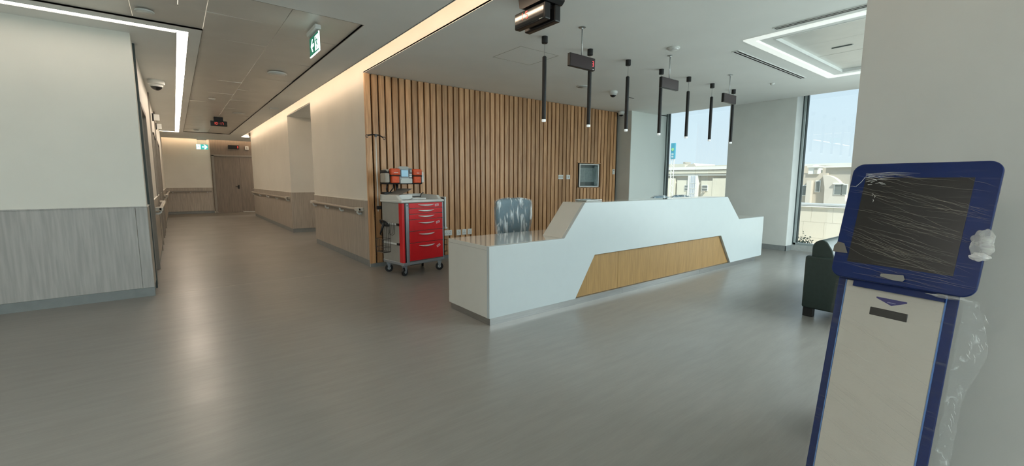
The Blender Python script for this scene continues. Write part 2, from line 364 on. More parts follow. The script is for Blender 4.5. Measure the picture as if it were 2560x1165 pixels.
o = mk('led_tape', box(BM(), XR-.25, XR, 19.17, 19.19, ZC+.01, ZC+.05), m_cove, cv); loc_(o, cv)  # glowing strip added to brighten the end face of the cove

# ---------------------------------------------------------------- walls
def wainscot(wall, axis, at_, a0, a1, out, cuts=(), m=None, ztop=1.035, zbot=.105, th=.014, cap=True):
    """wood panels standing proud of a wall, with a skirting below; axis 'X': wall plane x=at_, runs along y"""
    m = m or m_lam; e = [a0]+list(cuts)+[a1]
    for p, q in zip(e, e[1:]):
        b = BM(); lo, hi = sorted((at_, at_+out*th))
        if axis == 'X': box(b, lo, hi, p+.002, q-.002, zbot, ztop, .002)
        else: box(b, p+.002, q-.002, lo, hi, zbot, ztop, .002)
        mk('panel', b, m, wall)
    if cap:
        b = BM(); lo, hi = sorted((at_, at_+out*(th+.004)))
        if axis == 'X': box(b, lo, hi, a0, a1, ztop, ztop+.012, .002)
        else: box(b, a0, a1, lo, hi, ztop, ztop+.012, .002)
        mk('cap_rail', b, m_wallw if m is m_lam else m_lamg, wall)
    b = BM(); lo, hi = sorted((at_, at_+out*.004))
    if axis == 'X': box(b, lo, hi, a0, a1, 0, zbot-.004)
    else: box(b, a0, a1, lo, hi, 0, zbot-.004)
    mk('skirting', b, m_skirt, wall)

# wall facing the camera on the left of the lobby
wl = struct('wall_left', box(BM(), -4.3, XL, YL, YL+.2, 0, ZT), m_wall)
wainscot(wl, 'Y', YL, -4.3, XL+.012, -1, (-2.9, -1.65, -.372), m_lamg)
mk('corner_trim', box(BM(), XL, XL+.008, YL, YL+.14, 0.1, ZC), m_wall, wl)
# corridor, left side: wall segments between three recessed doors
wcl = struct('wall_corridor_left', box(BM(), XL-.3, XL, YL+.2, 7.15, 0, ZT), m_wallw)
def seg_left(y0, y1): return struct('wall_corridor_left', box(BM(), XL-.3, XL, y0, y1, 0, ZT), m_wallw)
doorsY = ((7.15, 8.40), (11.5, 12.9), (13.9, 15.5))
wainscot(wcl, 'X', XL, YL+.01, 7.1, 1, ())
s1 = seg_left(8.40, 11.5); wainscot(s1, 'X', XL, 8.48, 11.42, 1, (9.95,))
s2 = seg_left(12.9, 13.9); wainscot(s2, 'X', XL, 12.98, 13.82, 1)
s3 = seg_left(15.5, 21.6); wainscot(s3, 'X', XL, 15.58, 21.4, 1, (17.0, 18.4, 19.9))
for k, (a, b) in enumerate(doorsY):
    struct('wall_corridor_left', box(BM(), XL-.3, XL, a, b, 2.30, ZT), m_wallw)
    dr = struct('door_%d' % (k+1), box(BM(), XL-.17, XL-.13, a+.05, b-.05, .005, 2.25), m_door)
    bm = BM(); box(bm, XL-.18, XL+.02, a, a+.055, 0, 2.30, .004); box(bm, XL-.18, XL+.02, b-.055, b, 0, 2.30, .004); box(bm, XL-.18, XL+.02, a, b, 2.25, 2.31, .004)
    mk('door_frame', bm, m_trim, dr)
    bm = BM(); tube(bm, [(XL-.13, b-.14, 1.03), (XL-.08, b-.14, 1.03), (XL-.075, b-.26, 1.03)], .009, 8); cyl(bm, (XL-.13, b-.14, 1.03), (XL-.122, b-.14, 1.03), .025)
    mk('door_handle', bm, m_alu, dr, True)
for yy in (6.93, 10.55, 13.4):
    mk('joint_trim', box(BM(), XL-.01, XL+.022, yy-.022, yy+.022, 0, ZC), m_gasket if yy < 7 else m_trim, wcl)
# corridor, right side
YN0, YN1, YE = 9.85, 12.18, 18.77
wcr = struct('wall_corridor_right', box(BM(), XR, XR+.2, 6.62, YN0, 0, ZT), m_wallw)
wainscot(wcr, 'X', XR, 6.62, YN0, -1, (6.76,))
wcr2 = struct('wall_corridor_right', box(BM(), XR, XR+.2, YN1, YE, 0, ZT), m_wallw)
wainscot(wcr2, 'X', XR, YN1, YE, -1, (13.6, 15.1, 16.6))
# branch corridor between them
wb1 = struct('wall_branch_far', box(BM(), XR+.2, 6.4, YN1, YN1+.2, 0, ZT), m_wallw)
bm = BM(); wainscot(wb1, 'Y', YN1, XR, 6.4, -1, (3.7, 5.0))
struct('wall_branch_near', box(BM(), XR+.2, 6.4, YN0-.2, YN0, 0, ZT), m_wallw)
struct('wall_branch_end', box(BM(), 6.4, 6.6, YN0-.3, YN1+.3, 0, ZT), m_wallw)
struct('trim_5', box(BM(), XR, XR+.2, YN0, YN1, ZC+.006, ZT), m_wallw)                    # wall over the branch opening
# lobby-side fascia closing the cove above the lobby ceiling
struct('trim_6', box(BM(), XR, XR+.02, -4.6, 6.62, ZC+.004, ZT), m_wallw)
# far end
YF = 21.4
wf = struct('wall_far', box(BM(), XL-.3, 5.0, YF, YF+.2, 0, ZT), m_wallw)
wainscot(wf, 'Y', YF, XL, 1.22, -1)
struct('wall_cross_end', box(BM(), 4.9, 5.1, YE, YF, 0, ZT), m_wallw)
mk('panel', box(BM(), 1.22, 4.9, YF-.02, YF, .09, ZT-.02), m_door, wf, label='full-height dark wood panelling round the far door')
dr = struct('door_4', box(BM(), 1.33, 2.21, YF-.032, YF-.02, .01, 2.30), m_door)
mk('door_leaf', box(BM(), 2.216, 2.75, YF-.032, YF-.02, .02, 2.30), m_door, dr)
bm = BM(); box(bm, 1.25, 1.325, YF-.05, YF-.02, 0, 2.36, .004); box(bm, 2.755, 2.83, YF-.05, YF-.02, 0, 2.36, .004); box(bm, 1.25, 2.83, YF-.05, YF-.02, 2.305, 2.37, .004)
mk('door_frame', bm, m_trim, dr)
bm = BM(); tube(bm, [(2.12, YF-.03, 1.08), (2.12, YF-.08, 1.08), (2.0, YF-.085, 1.08)], .011, 8); box(bm, 2.095, 2.145, YF-.042, YF-.032, .98, 1.14)
mk('door_handle', bm, m_blackm, dr)
mk('under_door_light', box(BM(), 2.22, 2.74, YF-.06, YF-.033, .001, .02), m_plast, dr)  # pale strip drawn for the light gap under the right leaf

# handrails
def handrail(label, x, out, y0, y1, endn, ends, nb):
    t = thing('handrail', label, 'handrail', (x, (y0+y1)/2, .90))
    sg = 1 if out > 0 else -1; L2 = (y1-y0)/2
    mk('rail', box(BM(), *sorted((sg*.045, sg*.085)), -L2, L2, -.028, .020, .008, 2), m_trim, t)
    mk('bumper', box(BM(), *sorted((sg*.055, sg*.095)), -L2+.04, L2-.04, -.012, .012, .006, 2), mat('bumper_vinyl', (.50, .44, .36), .5), t)
    for s in ends:
        yy = s*L2; bm = BM(); box(bm, *sorted((sg*.0, sg*.10)), *sorted((yy, yy-s*.17)), -.034, .026, .014, 3)
        mk('end_cap', bm, m_beige, t)
    for k in range(nb):
        yy = -L2+.12+(2*L2-.24)*k/max(1, nb-1)
        bm = BM(); tube(bm, [(sg*.0, yy, -.075), (sg*.04, yy, -.078), (sg*.065, yy, -.06), (sg*.065, yy, -.02)], [.02, .018, .015, .02], 8)
        mk('bracket', bm, m_plast, t, True)
    return t
handrail('handrail on the wood panel to the left of the slatted wall', XR-.014, -1, 6.78, 9.78, 1, (-1, 1), 4)
handrail('longer handrail beyond the opening on the right of the corridor', XR-.014, -1, YN1+.12, 18.6, 1, (-1, 1), 5)
handrail('short handrail beside the first door on the left of the corridor', XL+.014, 1, 8.60, 11.3, 1, (-1, 1), 3)
handrail('far handrail on the left of the corridor, past the last door', XL+.014, 1, 15.75, 21.1, 1, (-1, 1), 4)
t = thing('handrail', 'handrail on the end wall left of the far door', 'handrail', (.47, YF-.014, .90))
mk('rail', box(BM(), -.70, .70, -.085, -.045, -.028, .02, .008, 2), m_trim, t)
for k in range(3):
    mk('bracket', tube(BM(), [(-.55+.55*k, 0, -.07), (-.55+.55*k, -.05, -.07), (-.55+.55*k, -.06, -.02)], .016, 8), m_plast, t, True)

# slatted oak wall
ws = struct('wall_back', box(BM(), XR+.01, 9.9, 6.62, 6.8, 0, ZT), m_dark)
mk('skirting', box(BM(), XR+.005, 8.29, 6.585, 6.62, 0, .058), m_skirt, ws)
PX0, PX1, PZ0, PZ1 = 6.935, 7.69, 1.20, 1.755
PITCH_S, W_S = .1092, .083
def slat_mesh(z0, z1):
    bm = BM(); box(bm, -W_S/2, W_S/2, 0, .048, z0, z1, .002); bmesh.ops.recalc_face_normals(bm, faces=bm.faces)
    me = bpy.data.meshes.new('slat'); bm.to_mesh(me); bm.free(); me.materials.append(m_slat); return me
full, low, high = slat_mesh(.058, ZC-.004), slat_mesh(.058, PZ0), slat_mesh(PZ1, ZC-.004)
nsl = 55
for k in range(nsl):
    x = XR-.008+W_S/2+PITCH_S*k
    if x+W_S/2 > 8.29: break
    for me in ((low, high) if PX0 < x < PX1 else (full,)):
        o = bpy.data.objects.new('slat', me); COL.objects.link(o); o.parent = ws; o.location = (x, YS, 0)
# recess frame for the picture
bm = BM()
box(bm, PX0-.012, PX1+.012, YS, 6.62, PZ1-.012, PZ1); box(bm, PX0-.012, PX1+.012, YS, 6.62, PZ0, PZ0+.012); box(bm, PX0-.012, PX0, YS, 6.62, PZ0, PZ1); box(bm, PX1, PX1+.012, YS, 6.62, PZ0, PZ1)
mk('recess_frame', bm, m_slat, ws)

# corner column, pier, window wall
cc = struct('wall_corner_column', box(BM(), 8.29, 9.75, 6.22, 6.9, 0, ZT), mat('column_lit_white', (.86, .92, .88), .55))  # window light on this face put into a whiter paint
mk('panel', box(BM(), 8.284, 8.29, 6.226, 6.60, 0, ZC), m_pier, cc, label='side of the corner column, shade put in as darker grey')  # unlit side given a darker colour
mk('skirting', box(BM(), 8.284, 9.70, 6.212, 6.22, 0, .10), m_skirt, cc)
pr = struct('wall_pier', box(BM(), XW, 9.9, 3.283, 4.517, 0, ZT), m_pier)
mk('reveal_lining', box(BM(), XW, 9.70, 3.275, 3.283, .10, ZT), m_white, pr); mk('reveal_lining', box(BM(), XW, 9.70, 4.517, 4.525, .10, ZT), m_white, pr)
bm = BM(); box(bm, XW-.006, XW, 3.27, 4.53, 0, .105); box(bm, XW-.006, 9.66, 3.267, 3.283, 0, .105); mk('skirting', bm, m_skirt, pr)
struct('wall_pier', box(BM(), XW, 9.9, .9, 1.75, 0, ZT), m_pier)
struct('wall_window', box(BM(), 9.6, 9.9, -4.6, -3.6, 0, ZT), m_wall)
bm = BM()
for (a, b) in ((4.517, 6.22), (1.75, 3.283), (-3.6, .9)): box(bm, 9.62, 9.88, a, b, 0, .11)
struct('trim_7', bm, mat('sill_stone', (.40, .42, .41), .35, var=.08, nscale=20))
wins = ((4.525, 6.22), (1.75, 3.275), (-3.6, .9))
for k, (a, b) in enumerate(wins):
    bm = BM()
    for (y0, y1) in ((a, a+.085), (b-.085, b)): box(bm, 9.665, 9.73, y0+(.025 if y0 > a else 0), y1-(.0 if y0 > a else .025), .11, ZT-.05, .003)
    box(bm, 9.665, 9.73, a, b, .11, .155, .003); box(bm, 9.665, 9.73, a, b, ZT-.07, ZT-.02)
    if k == 2: box(bm, 9.665, 9.73, -1.4, -1.3, .11, ZT-.05)  # third window is out of view, put in to let light in
    wd = struct('window_%d' % (k+1), bm, m_frame)
    bm = BM(); box(bm, 9.668, 9.725, b-.085, b-.060, .11, ZT-.05); box(bm, 9.668, 9.725, a+.060, a+.085, .155, ZT-.05); box(bm, 9.668, 9.725, b, b+.004, .11, ZT-.05)
    box(bm, 9.664, 9.69, b-.022, b, .11, ZT-.05); mk('gasket', bm, m_gasket, wd)
    mk('pane', box(BM(), 9.695, 9.705, a+.05, b-.05, .14, ZT-.06), m_glass, wd)
# near column on the right, and the enclosure behind the camera
struct('wall_right', box(BM(), 2.492, 3.15, -1.1, .626, 0, ZT), mat('column_paint', (.53, .52, .485), .6, var=.03, nscale=2.5, bump=.06, bscale=160))
struct('wall_side', box(BM(), -4.5, -4.3, -4.8, YL+.2, 0, ZT), m_wall)
bk = struct('wall_behind', box(BM(), -4.5, -3.9, -4.8, -4.6, 0, ZT), m_wall)
struct('wall_behind', box(BM(), 9.3, 9.9, -4.8, -4.6, 0, ZT), m_wall); struct('wall_behind', box(BM(), 2.4, 2.9, -4.8, -4.6, 0, ZT), m_wall)
for k, (a, b) in enumerate(((-3.9, 2.4), (2.9, 9.3))):
    bm = BM(); n = 4
    for i in range(n+1): x = a+(b-a-.08)*i/n; box(bm, x, x+.08, -4.73, -4.66, 0, ZT-.02)
    box(bm, a, b, -4.73, -4.66, 0, .1); box(bm, a, b, -4.73, -4.66, ZT-.1, ZT)
    wd = struct('window_%d' % (k+4), bm, m_frame); mk('pane', box(BM(), a, b, -4.70, -4.69, .05, ZT-.05), m_glass, wd)
for k, (loc, a, b, pw, c) in enumerate(FILL[:3]):  # frames for the added fill lamps
    x, y, z = loc; t = thing('fill_light', ['added fill light panel behind the camera, right', 'added fill light panel behind the camera, middle', 'added fill light panel to the left of the camera'][k], 'ceiling light', (x, y, ZC))
    bm = BM(); f_ = .04
    for q in ((-a/2-f_, a/2+f_, -b/2-f_, -b/2), (-a/2-f_, a/2+f_, b/2, b/2+f_), (-a/2-f_, -a/2, -b/2, b/2), (a/2, a/2+f_, -b/2, b/2)): box(bm, q[0], q[1], q[2], q[3], -.03, 0)
    mk('frame', bm, m_plast, t)

# ---------------------------------------------------------------- coffer over the waiting area
cf = struct('trim_8', BM(), m_white); x0, x1, y0, y1 = TR
m_ring = emis('coffer_led_ring', (.84, .88, .84), .52)
def ring(name, d0, d1, z0, z1, m):
    bm = BM(); a, b, c, d = x0+d0, x1-d0, y0+d0, y1-d0; w_ = d1-d0
    box(bm, a, b, d-w_, d, z0, z1); box(bm, a, b, c, c+w_, z0, z1); box(bm, a, a+w_, c+w_, d-w_, z0, z1); box(bm, b-w_, b, c+w_, d-w_, z0, z1)
    return mk(name, bm, m, cf)
ring('outer_ring', .006, .10, ZC-.012, ZC+.02, m_ring)
ring('shadow_gap', .10, .112, ZC+.02, ZC+.03, m_dark)
ring('recessed_band', .112, .235, ZC+.004, ZC+.03, m_ceil)
ring('inner_lip', .235, .25, ZC-.002, ZC+.05, m_white)
ix0, ix1, iy0, iy1 = x0+.25, x1-.25, y0+.25, y1-.25
cx_ = [ix0, 6.12, 6.12+.65, 6.12+1.3, ix1]
for a, b in zip(cx_, cx_[1:]):
    mk('panel', box(BM(), a+.002, b-.002, iy0, iy1, ZC+.035+random.uniform(0, .003), ZC+.05), mat('coffer_panel', (.66, .66, .62), .35, .1, var=.04, nscale=4), cf)
t = thing('ceiling_slot', 'short dark slot in the middle of the square ceiling coffer', 'vent', (6.46, 1.83, ZC+.035))
mk('slot', box(BM(), -.012, .012, -.10, .10, -.006, 0), m_gasket, t); mk('frame', box(BM(), .012, .022, -.11, .11, -.006, 0), m_plast, t)
def slot_diff(label, c, horiz, L2, ):
    t = thing('slot_diffuser', label, 'air vent', (c[0], c[1], ZC), 0 if horiz else R(90), 'linear slot diffusers around the coffer')
    bm = BM()
    for yy in (-.042, -.004, .034): box(bm, -L2, L2, yy, yy+.008, -.008, 0, .001)
    box(bm, -L2-.012, -L2, -.042, .042, -.008, 0); box(bm, L2, L2+.012, -.042, .042, -.008, 0); mk('frame', bm, m_plast, t)
    for yy in (-.034, .004): mk('slot', box(BM(), -L2, L2, yy, yy+.030, -.003, -.001), m_dark, t)
slot_diff('double black slot vent running along the near edge of the square ceiling coffer', (5.055, .75), False, 1.28)
slot_diff('double black slot vent on the desk side of the square ceiling coffer', (6.64, 2.66), True, 1.10)

# ---------------------------------------------------------------- ceiling fittings
def disc(name, label, cat, x, y, r_, h=.012, m=None, group=None, inner=None):
    t = thing(name, label, cat, (x, y, ZC), 0, group); bm = BM(); lathe(bm, [(r_, 0), (r_, -h*.5), (r_*.93, -h), (r_*.80, -h)]); edge_smooth(mk('rim', bm, m or m_plast, t))
    mk('grille', lathe(BM(), [(r_*.80, -h*1.02), (r_*.79, -h*1.3), (.001, -h*1.5)]), inner or m_plast, t, True); return t
m_grille = mat('speaker_grille', (.42, .44, .43), .6, var=.1, nscale=300)
G1 = 'round ceiling speakers'
disc('ceiling_speaker', 'round grey ceiling speaker in the lobby between the second and third pendants', 'speaker', 5.55, 5.19, .105, .012, m_plast, G1, m_grille)
disc('ceiling_speaker', 'large round white speaker on the metal corridor tiles, nearest the lobby', 'speaker', 1.33, 7.44, .13, .02, m_plast, G1, m_tile)
disc('ceiling_speaker', 'round flush speaker in the tiles at the top left', 'speaker', -.11, 5.55, .075, .012, m_plast, G1, m_tile)
disc('ceiling_speaker', 'round speaker further down the corridor tiles, before the clock', 'speaker', 1.335, 12.4, .13, .015, m_plast, G1, m_tile)
def detector(label, x, y, r_=.05, dark=False, name='smoke_detector', cat='smoke detector'):
    t = thing(name, label, cat, (x, y, ZC), 0, 'ceiling detectors')
    mk('base', lathe(BM(), [(r_, 0), (r_, -.010), (r_*.8, -.014)]), m_plast, t, True); edge_smooth(mk('sensor', lathe(BM(), [(r_*.8, -.014), (r_*.75, -.025), (r_*.45, -.032), (.002, -.034)]), m_grille if dark else m_plast, t)); return t
detector('white smoke detector on the lobby ceiling above the hanging signs', 4.83, 3.06, .075)
detector('tiny white sprinkler cap on the lobby ceiling near the windows', 7.77, 3.10, .035, name='sprinkler_cap', cat='sprinkler')
detector('white smoke detector on the corridor tiles between LED line and clock', .70, 10.5, .06)
detector('dark detector near the far end of the corridor ceiling', .666, 17.2, .085, True)
tag(mk('ceiling_sensor', box(BM(), -.09, .09, -.05, .05, -.035, 0, .008, 2), m_plast), 'small white box on the ceiling edge beside the cove, above the opening', 'sensor').location = (1.86, 11.0, ZC)
# small ceiling dash left of the corner camera
tag(mk('ceiling_vent', box(BM(), -.10, .10, -.012, .012, -.004, 0), m_gasket), 'thin dark dash-like slot in the lobby ceiling left of the third pendant', 'vent').location = (7.0, 5.3, ZC)

def dome_cam(label, loc, r_, wallnormal=None):
    t = thing('dome_camera', label, 'security camera', loc, 0, 'white dome security cameras')
    edge_smooth(mk('housing', lathe(BM(), [(r_, 0), (r_*1.02, -.02*r_/.08), (r_, -.55*r_), (r_*.78, -.72*r_)]), m_plast, t))
    prof = [(r_*.74*math.cos(a), -.72*r_-r_*.72*math.sin(a)) for a in [R(90)*i/6 for i in range(6)]]+[(.002, -1.44*r_)]
    mk('dome', lathe(BM(), prof), mat('smoked_dome', (.015, .015, .018), .08), t, True)
    mk('eyelid', lathe(BM(), [(r_*.8, -.7*r_), (r_*.76, -.95*r_), (r_*.70, -.96*r_), (r_*.70, -.7*r_)]), m_plast, t, True)
    return t
dome_cam('white dome camera on the corridor ceiling next to the left wall', (-.12, 9.2, ZC), .11)
dome_cam('white dome camera on the lobby ceiling just left of the third pendant', (6.265, 5.12, ZC), .075)
dc = dome_cam('white dome camera on the corner column at the end of the slatted wall', (8.16, 6.42, 2.93), .075)
mk('wall_bracket', box(BM(), -.03, .13, -.03, .03, -.01, .01), m_plast, dc)

# pendants
m_wire = mat('grey_cable', (.20, .20, .20), .5)
pn = thing('pendant_light', '', 'pendant light', (3.353, 3.72, ZC), 0, 'black tube pendants over the desk')
edge_smooth(mk('canopy', lathe(BM(), [(.034, 0), (.034, -.068), (.030, -.072), (.004, -.073)], seg=20), m_blackm, pn))
mk('cable', cyl(BM(), (0, 0, -.07), (0, 0, -.215), .0022, seg=6), m_wire, pn)
edge_smooth(mk('tube', lathe(BM(), [(.006, -.205), (.014, -.208), (.0235, -.218), (.0235, -.895), (.020, -.896)], seg=20), m_blackm, pn))
edge_smooth(mk('diffuser', lathe(BM(), [(.020, -.890), (.0232, -.896), (.0232, -.920), (.019, -.923)], seg=20), m_tip, pn))
NAMES = ['leftmost black tube pendant, hanging nearest the camera', 'second black tube pendant, partly behind the sign with the red 3', 'third black tube pendant, level with the end of the slatted wall', 'fourth black tube pendant, left of the second hanging sign', 'fifth black tube pendant, against the left of the first window', 'sixth black tube pendant, against the sky in the first window', 'rightmost black tube pendant, behind the third hanging sign']
pn['label'] = NAMES[0]
for k, x in enumerate((4.098, 4.839, 5.601, 6.329, 7.043, 7.778)): dup(pn, (x, 3.72, ZC), label=NAMES[k+1])

# hanging queue signs
def hang_sign(x, label, num):
    t = thing('hanging_sign', label, 'sign', (x, 3.26, ZC), 0, 'dark LED signs hung over the desk')
    edge_smooth(mk('ceiling_plate', lathe(BM(), [(.038, 0), (.038, -.004), (.012, -.010), (.010, -.02)], seg=20), m_alu, t))
    mk('rod', cyl(BM(), (0, 0, -.005), (0, 0, -.29), .0065, seg=10), m_alu, t, True)
    mk('case', box(BM(), -.19, .19, -.02, .02, -.415, -.285, .004), m_black, t)
    mk('screen', box(BM(), -.182, .186, -.0215, -.0195, -.411, -.290), m_disp, t)
    if num:
        bm = BM(); digit(bm, num, (.142, -.0215, -.372), (1, 0, 0), (0, 0, 1), (0, -1, 0), .024, .052, .0045, .001); mk('digit', bm, m_red, t)
        mk('maker_mark', box(BM(), .150, .170, -.0222, -.0214, -.405, -.401), m_plast, t)
hang_sign(3.461, 'largest hanging black sign, showing a red 3', '3')
hang_sign(5.085, 'middle hanging dark sign with blank reddish screen', None)
hang_sign(6.680, 'farthest and smallest hanging sign, in front of the first window', None)

# two-sided display near the top of the picture
t = thing('ceiling_display', 'large black double display box at the top, reflecting the cove light, red 15', 'display', (2.57, 2.96, ZC))
bm = BM(); prism(bm, [(-.11, -.23, 0), (-.11, .12, 0), (-.11, .10, -.11), (-.11, .06, -.125), (-.11, -.20, -.125), (-.11, -.23, -.10)], (.22, 0, 0)); mk('mount', bm, m_black, t)
bm = BM(); box(bm, -.06, .045, -.16, .0, -.16, -.12); mk('neck', bm, m_black, t)
for s, nm in ((-1, 'display_box'), (1, 'display_box')):
    xa, xb = (-.085, -.020) if s < 0 else (.03, .095)
    bm = BM(); box(bm, xa, xb, -.20, .20, -.262, -.128, .010, 2); mk(nm, bm, m_black, t)
mk('bridge', box(BM(), -.03, .04, -.12, .12, -.24, -.15), m_black, t)
mk('screen', box(BM(), -.0875, -.085, -.185, .188, -.250, -.138), mat('glossy_display', (.006, .006, .007), .06, coat=.6), t)
for ch, yy in (('1', .115), ('5', .045)): bm = BM(); digit(bm, ch, (-.0875, yy, -.205), (0, -1, 0), (0, 0, 1), (-1, 0, 0), .03, .06, .005, .0008); mk('digit', bm, m_redd, t)
mk('maker_mark', box(BM(), -.0868, -.0862, -.17, -.13, -.2555, -.252), m_plast, t)
# corridor clock
t = thing('ceiling_clock', 'black digital clock hanging from the corridor ceiling, red 10:17', 'clock', (1.0, 13.5, ZC))
mk('mount', box(BM(), -.10, .095, -.06, .06, -.10, 0, .006), m_black, t)
mk('case', box(BM(), -.18, .18, -.05, .05, -.225, -.10, .008), m_black, t)
xx = -.115
for ch in '10:17': bm = BM(); digit(bm, ch, (xx, -.05, -.19), (1, 0, 0), (0, 0, 1), (0, -1, 0), .034, .055, .006, .002); xx += .05 if ch != ':' else .028; mk('colon' if ch == ':' else 'digit', bm, m_redd, t)
# far wall display and box
t = thing('wall_display', 'small black display with red 3 above the far door', 'display', (2.03, YF-.02, 2.70))
mk('case', box(BM(), -.19, .19, -.05, 0, -.075, .075, .006), m_black, t); bm = BM(); digit(bm, '3', (.115, -.05, -.045), (1, 0, 0), (0, 0, 1), (0, -1, 0), .045, .085, .012, .002); mk('digit', bm, m_redd, t)
t = thing('wall_alarm', 'small square white box to the right of the far wall display', 'alarm', (2.50, YF-.02, 2.68)); mk('case', box(BM(), -.065, .065, -.04, 0, -.075, .075, .006), m_plast, t); mk('grille', box(BM(), -.02, .02, -.044, -.038, -.045, .045), m_grille, t)

# exit signs
def arrow(bm, o, ax, up, n, s, dirn=-1, d=.002):
    o, ax, up, n = map(Vector, (o, ax, up, n))
    P = lambda a, b: o+ax*(a*s*-dirn)+up*(b*s)
    prism(bm, [P(0, 0), P(.45, .5), P(.7, .5), P(.38, .12), P(1, .12), P(1, -.12), P(.38, -.12), P(.7, -.5), P(.45, -.5)], n*d)
def runner(bm, o, ax, up, n, s, d=.002):
    o, ax, up, n = map(Vector, (o, ax, up, n)); P = lambda a, b: o+ax*a*s+up*b*s
    def poly(p): prism(bm, [P(*q) for q in p], n*d)
    poly([(.12+.09*math.cos(a), .42+.09*math.sin(a)) for a in [2*math.pi*i/10 for i in range(10)]])
    poly([(-.1, .0), (.06, -.04), (.14, .28), (-.02, .32)]); poly([(-.02, .30), (-.3, .24), (-.34, .05), (-.26, .05), (-.22, .18), (0, .2)]); poly([(.1, .28), (.3, .12), (.42, .2), (.4, .27), (.3, .22), (.16, .33)])
    poly([(-.1, .02), (.02, 0), (-.12, -.22), (-.4, -.26), (-.4, -.18), (-.18, -.15)]); poly([(-.02, .02), (.08, 0), (.2, -.2), (.16, -.48), (.08, -.48), (.1, -.22)])
t = thing('exit_sign', 'green edge-lit exit sign with white arrow hanging from the near ceiling', 'sign', (1.275, 5.05, ZC))
mk('mount', box(BM(), -.03, .03, -.17, .19, -.045, 0, .006), m_plast, t)
mk('hanger', box(BM(), -.006, .006, -.15, .17, -.07, -.045), m_alu, t)
mk('panel', box(BM(), -.004, .004, -.185, .185, -.255, -.07), m_green, t)
bm = BM(); box(bm, -.006, .006, -.19, -.183, -.258, -.07); box(bm, -.006, .006, -.19, .19, -.262, -.253); mk('lit_edge', bm, m_glow, t)
bm = BM(); arrow(bm, (-.004, .135, -.160), (0, -1, 0), (0, 0, 1), (-1, 0, 0), .125, -1); mk('arrow', bm, m_glow, t)
mk('door_symbol', box(BM(), -.0055, -.004, -.165, -.035, -.235, -.09), m_glow, t); bm = BM(); runner(bm, (-.0055, -.10, -.165), (0, 1, 0), (0, 0, 1), (-1, 0, 0), .12); mk('runner_symbol', bm, m_green, t)
t = thing('exit_sign', 'small turquoise exit sign with right-pointing arrow at the far end of the corridor', 'sign', (.95, 20.9, ZC))
mk('mount', box(BM(), -.16, .16, -.03, .03, -.05, 0, .006), m_plast, t); mk('panel', box(BM(), -.19, .19, -.004, .004, -.41, -.22), m_teal, t); mk('hanger', box(BM(), -.15, .15, -.005, .005, -.22, -.05), m_glass, t)
mk('door_symbol', box(BM(), -.18, -.05, -.0055, -.004, -.405, -.225), m_glow, t); bm = BM(); arrow(bm, (.17, -.004, -.315), (-1, 0, 0), (0, 0, 1), (0, -1, 0), .17, -1); mk('arrow', bm, m_glow, t)
bm = BM(); runner(bm, (-.115, -.0055, -.315), (1, 0, 0), (0, 0, 1), (0, -1, 0), .12); mk('runner_symbol', bm, m_teal, t)
# projecting room signs on the left corridor wall
for yy, lb in ((12.1, 'nearer white plate projecting from the left corridor wall'), (14.1, 'farther white plate projecting from the left corridor wall')):
    t = thing('door_sign', lb, 'sign', (XL, yy, 2.67), 0, 'projecting door signs'); mk('plate', box(BM(), .02, .125, -.006, .006, -.065, .065, .002), m_plast, t); mk('arm', box(BM(), 0, .03, -.012, .012, -.08, .08), m_blackm, t)

# ---------------------------------------------------------------- wall fittings on the slats
def plate(name, label, cat, x0, x1, z0, z1, detail='rocker', n=1, group=None, d=.012):
    cx0, cz0 = (x0+x1)/2, (z0+z1)/2; t = thing(name, label, cat, (cx0, YS, cz0), 0, group); a, h = (x1-x0)/2, (z1-z0)/2
    mk('plate', box(BM(), -a, a, -d, 0, -h, h, .003), m_plast, t)
    for k in range(n):
        c = -a+(2*a)*(k+.5)/n
        if detail == 'rocker': mk('rocker', box(BM(), c-.016, c+.016, -d-.004, -d, -.022, .022, .002), m_beige, t)
        else:
            bm = BM()
            for dx, dz in ((0, .018), (-.013, -.010), (.013, -.010)): box(bm, c+dx-.004, c+dx+.004, -d-.0005, -d+.0002, dz-.006, dz+.004)
            mk('sockets', bm, m_gasket, t)
plate('light_switch', 'wide white double switch plate left of the framed plan', 'switch', 6.345, 6.488, 1.391, 1.481, n=3)
plate('light_switch', 'single white switch plate just left of the framed plan', 'switch', 6.58, 6.690, 1.392, 1.484)
GS = 'white sockets low on the slatted wall'
plate('wall_socket', 'double white socket low on the slats beside the red cart', 'socket', 3.634, 3.783, .40, .495, 's', 2, GS)
plate('wall_socket', 'left one of the three square white sockets between cart and chair', 'socket', 3.874, 3.963, .39, .49, 's', 1, GS)
plate('wall_socket', 'middle one of the three square white sockets between cart and chair', 'socket', 3.989, 4.078, .39, .49, 's', 1, GS)
plate('wall_socket', 'right one of the three square white sockets between cart and chair', 'socket', 4.104, 4.193, .39, .49, 's', 1, GS)
t = thing('thermostat', 'narrow white thermostat with dark eye at the right end of the slats', 'thermostat', (8.125, YS, 1.571))
mk('case', box(BM(), -.039, .039, -.02, 0, -.06, .06, .006, 2), m_plast, t); mk('sensor_eye', cyl(BM(), (0, -.022, .035), (0, -.019, .035), .013, seg=16), m_black, t)
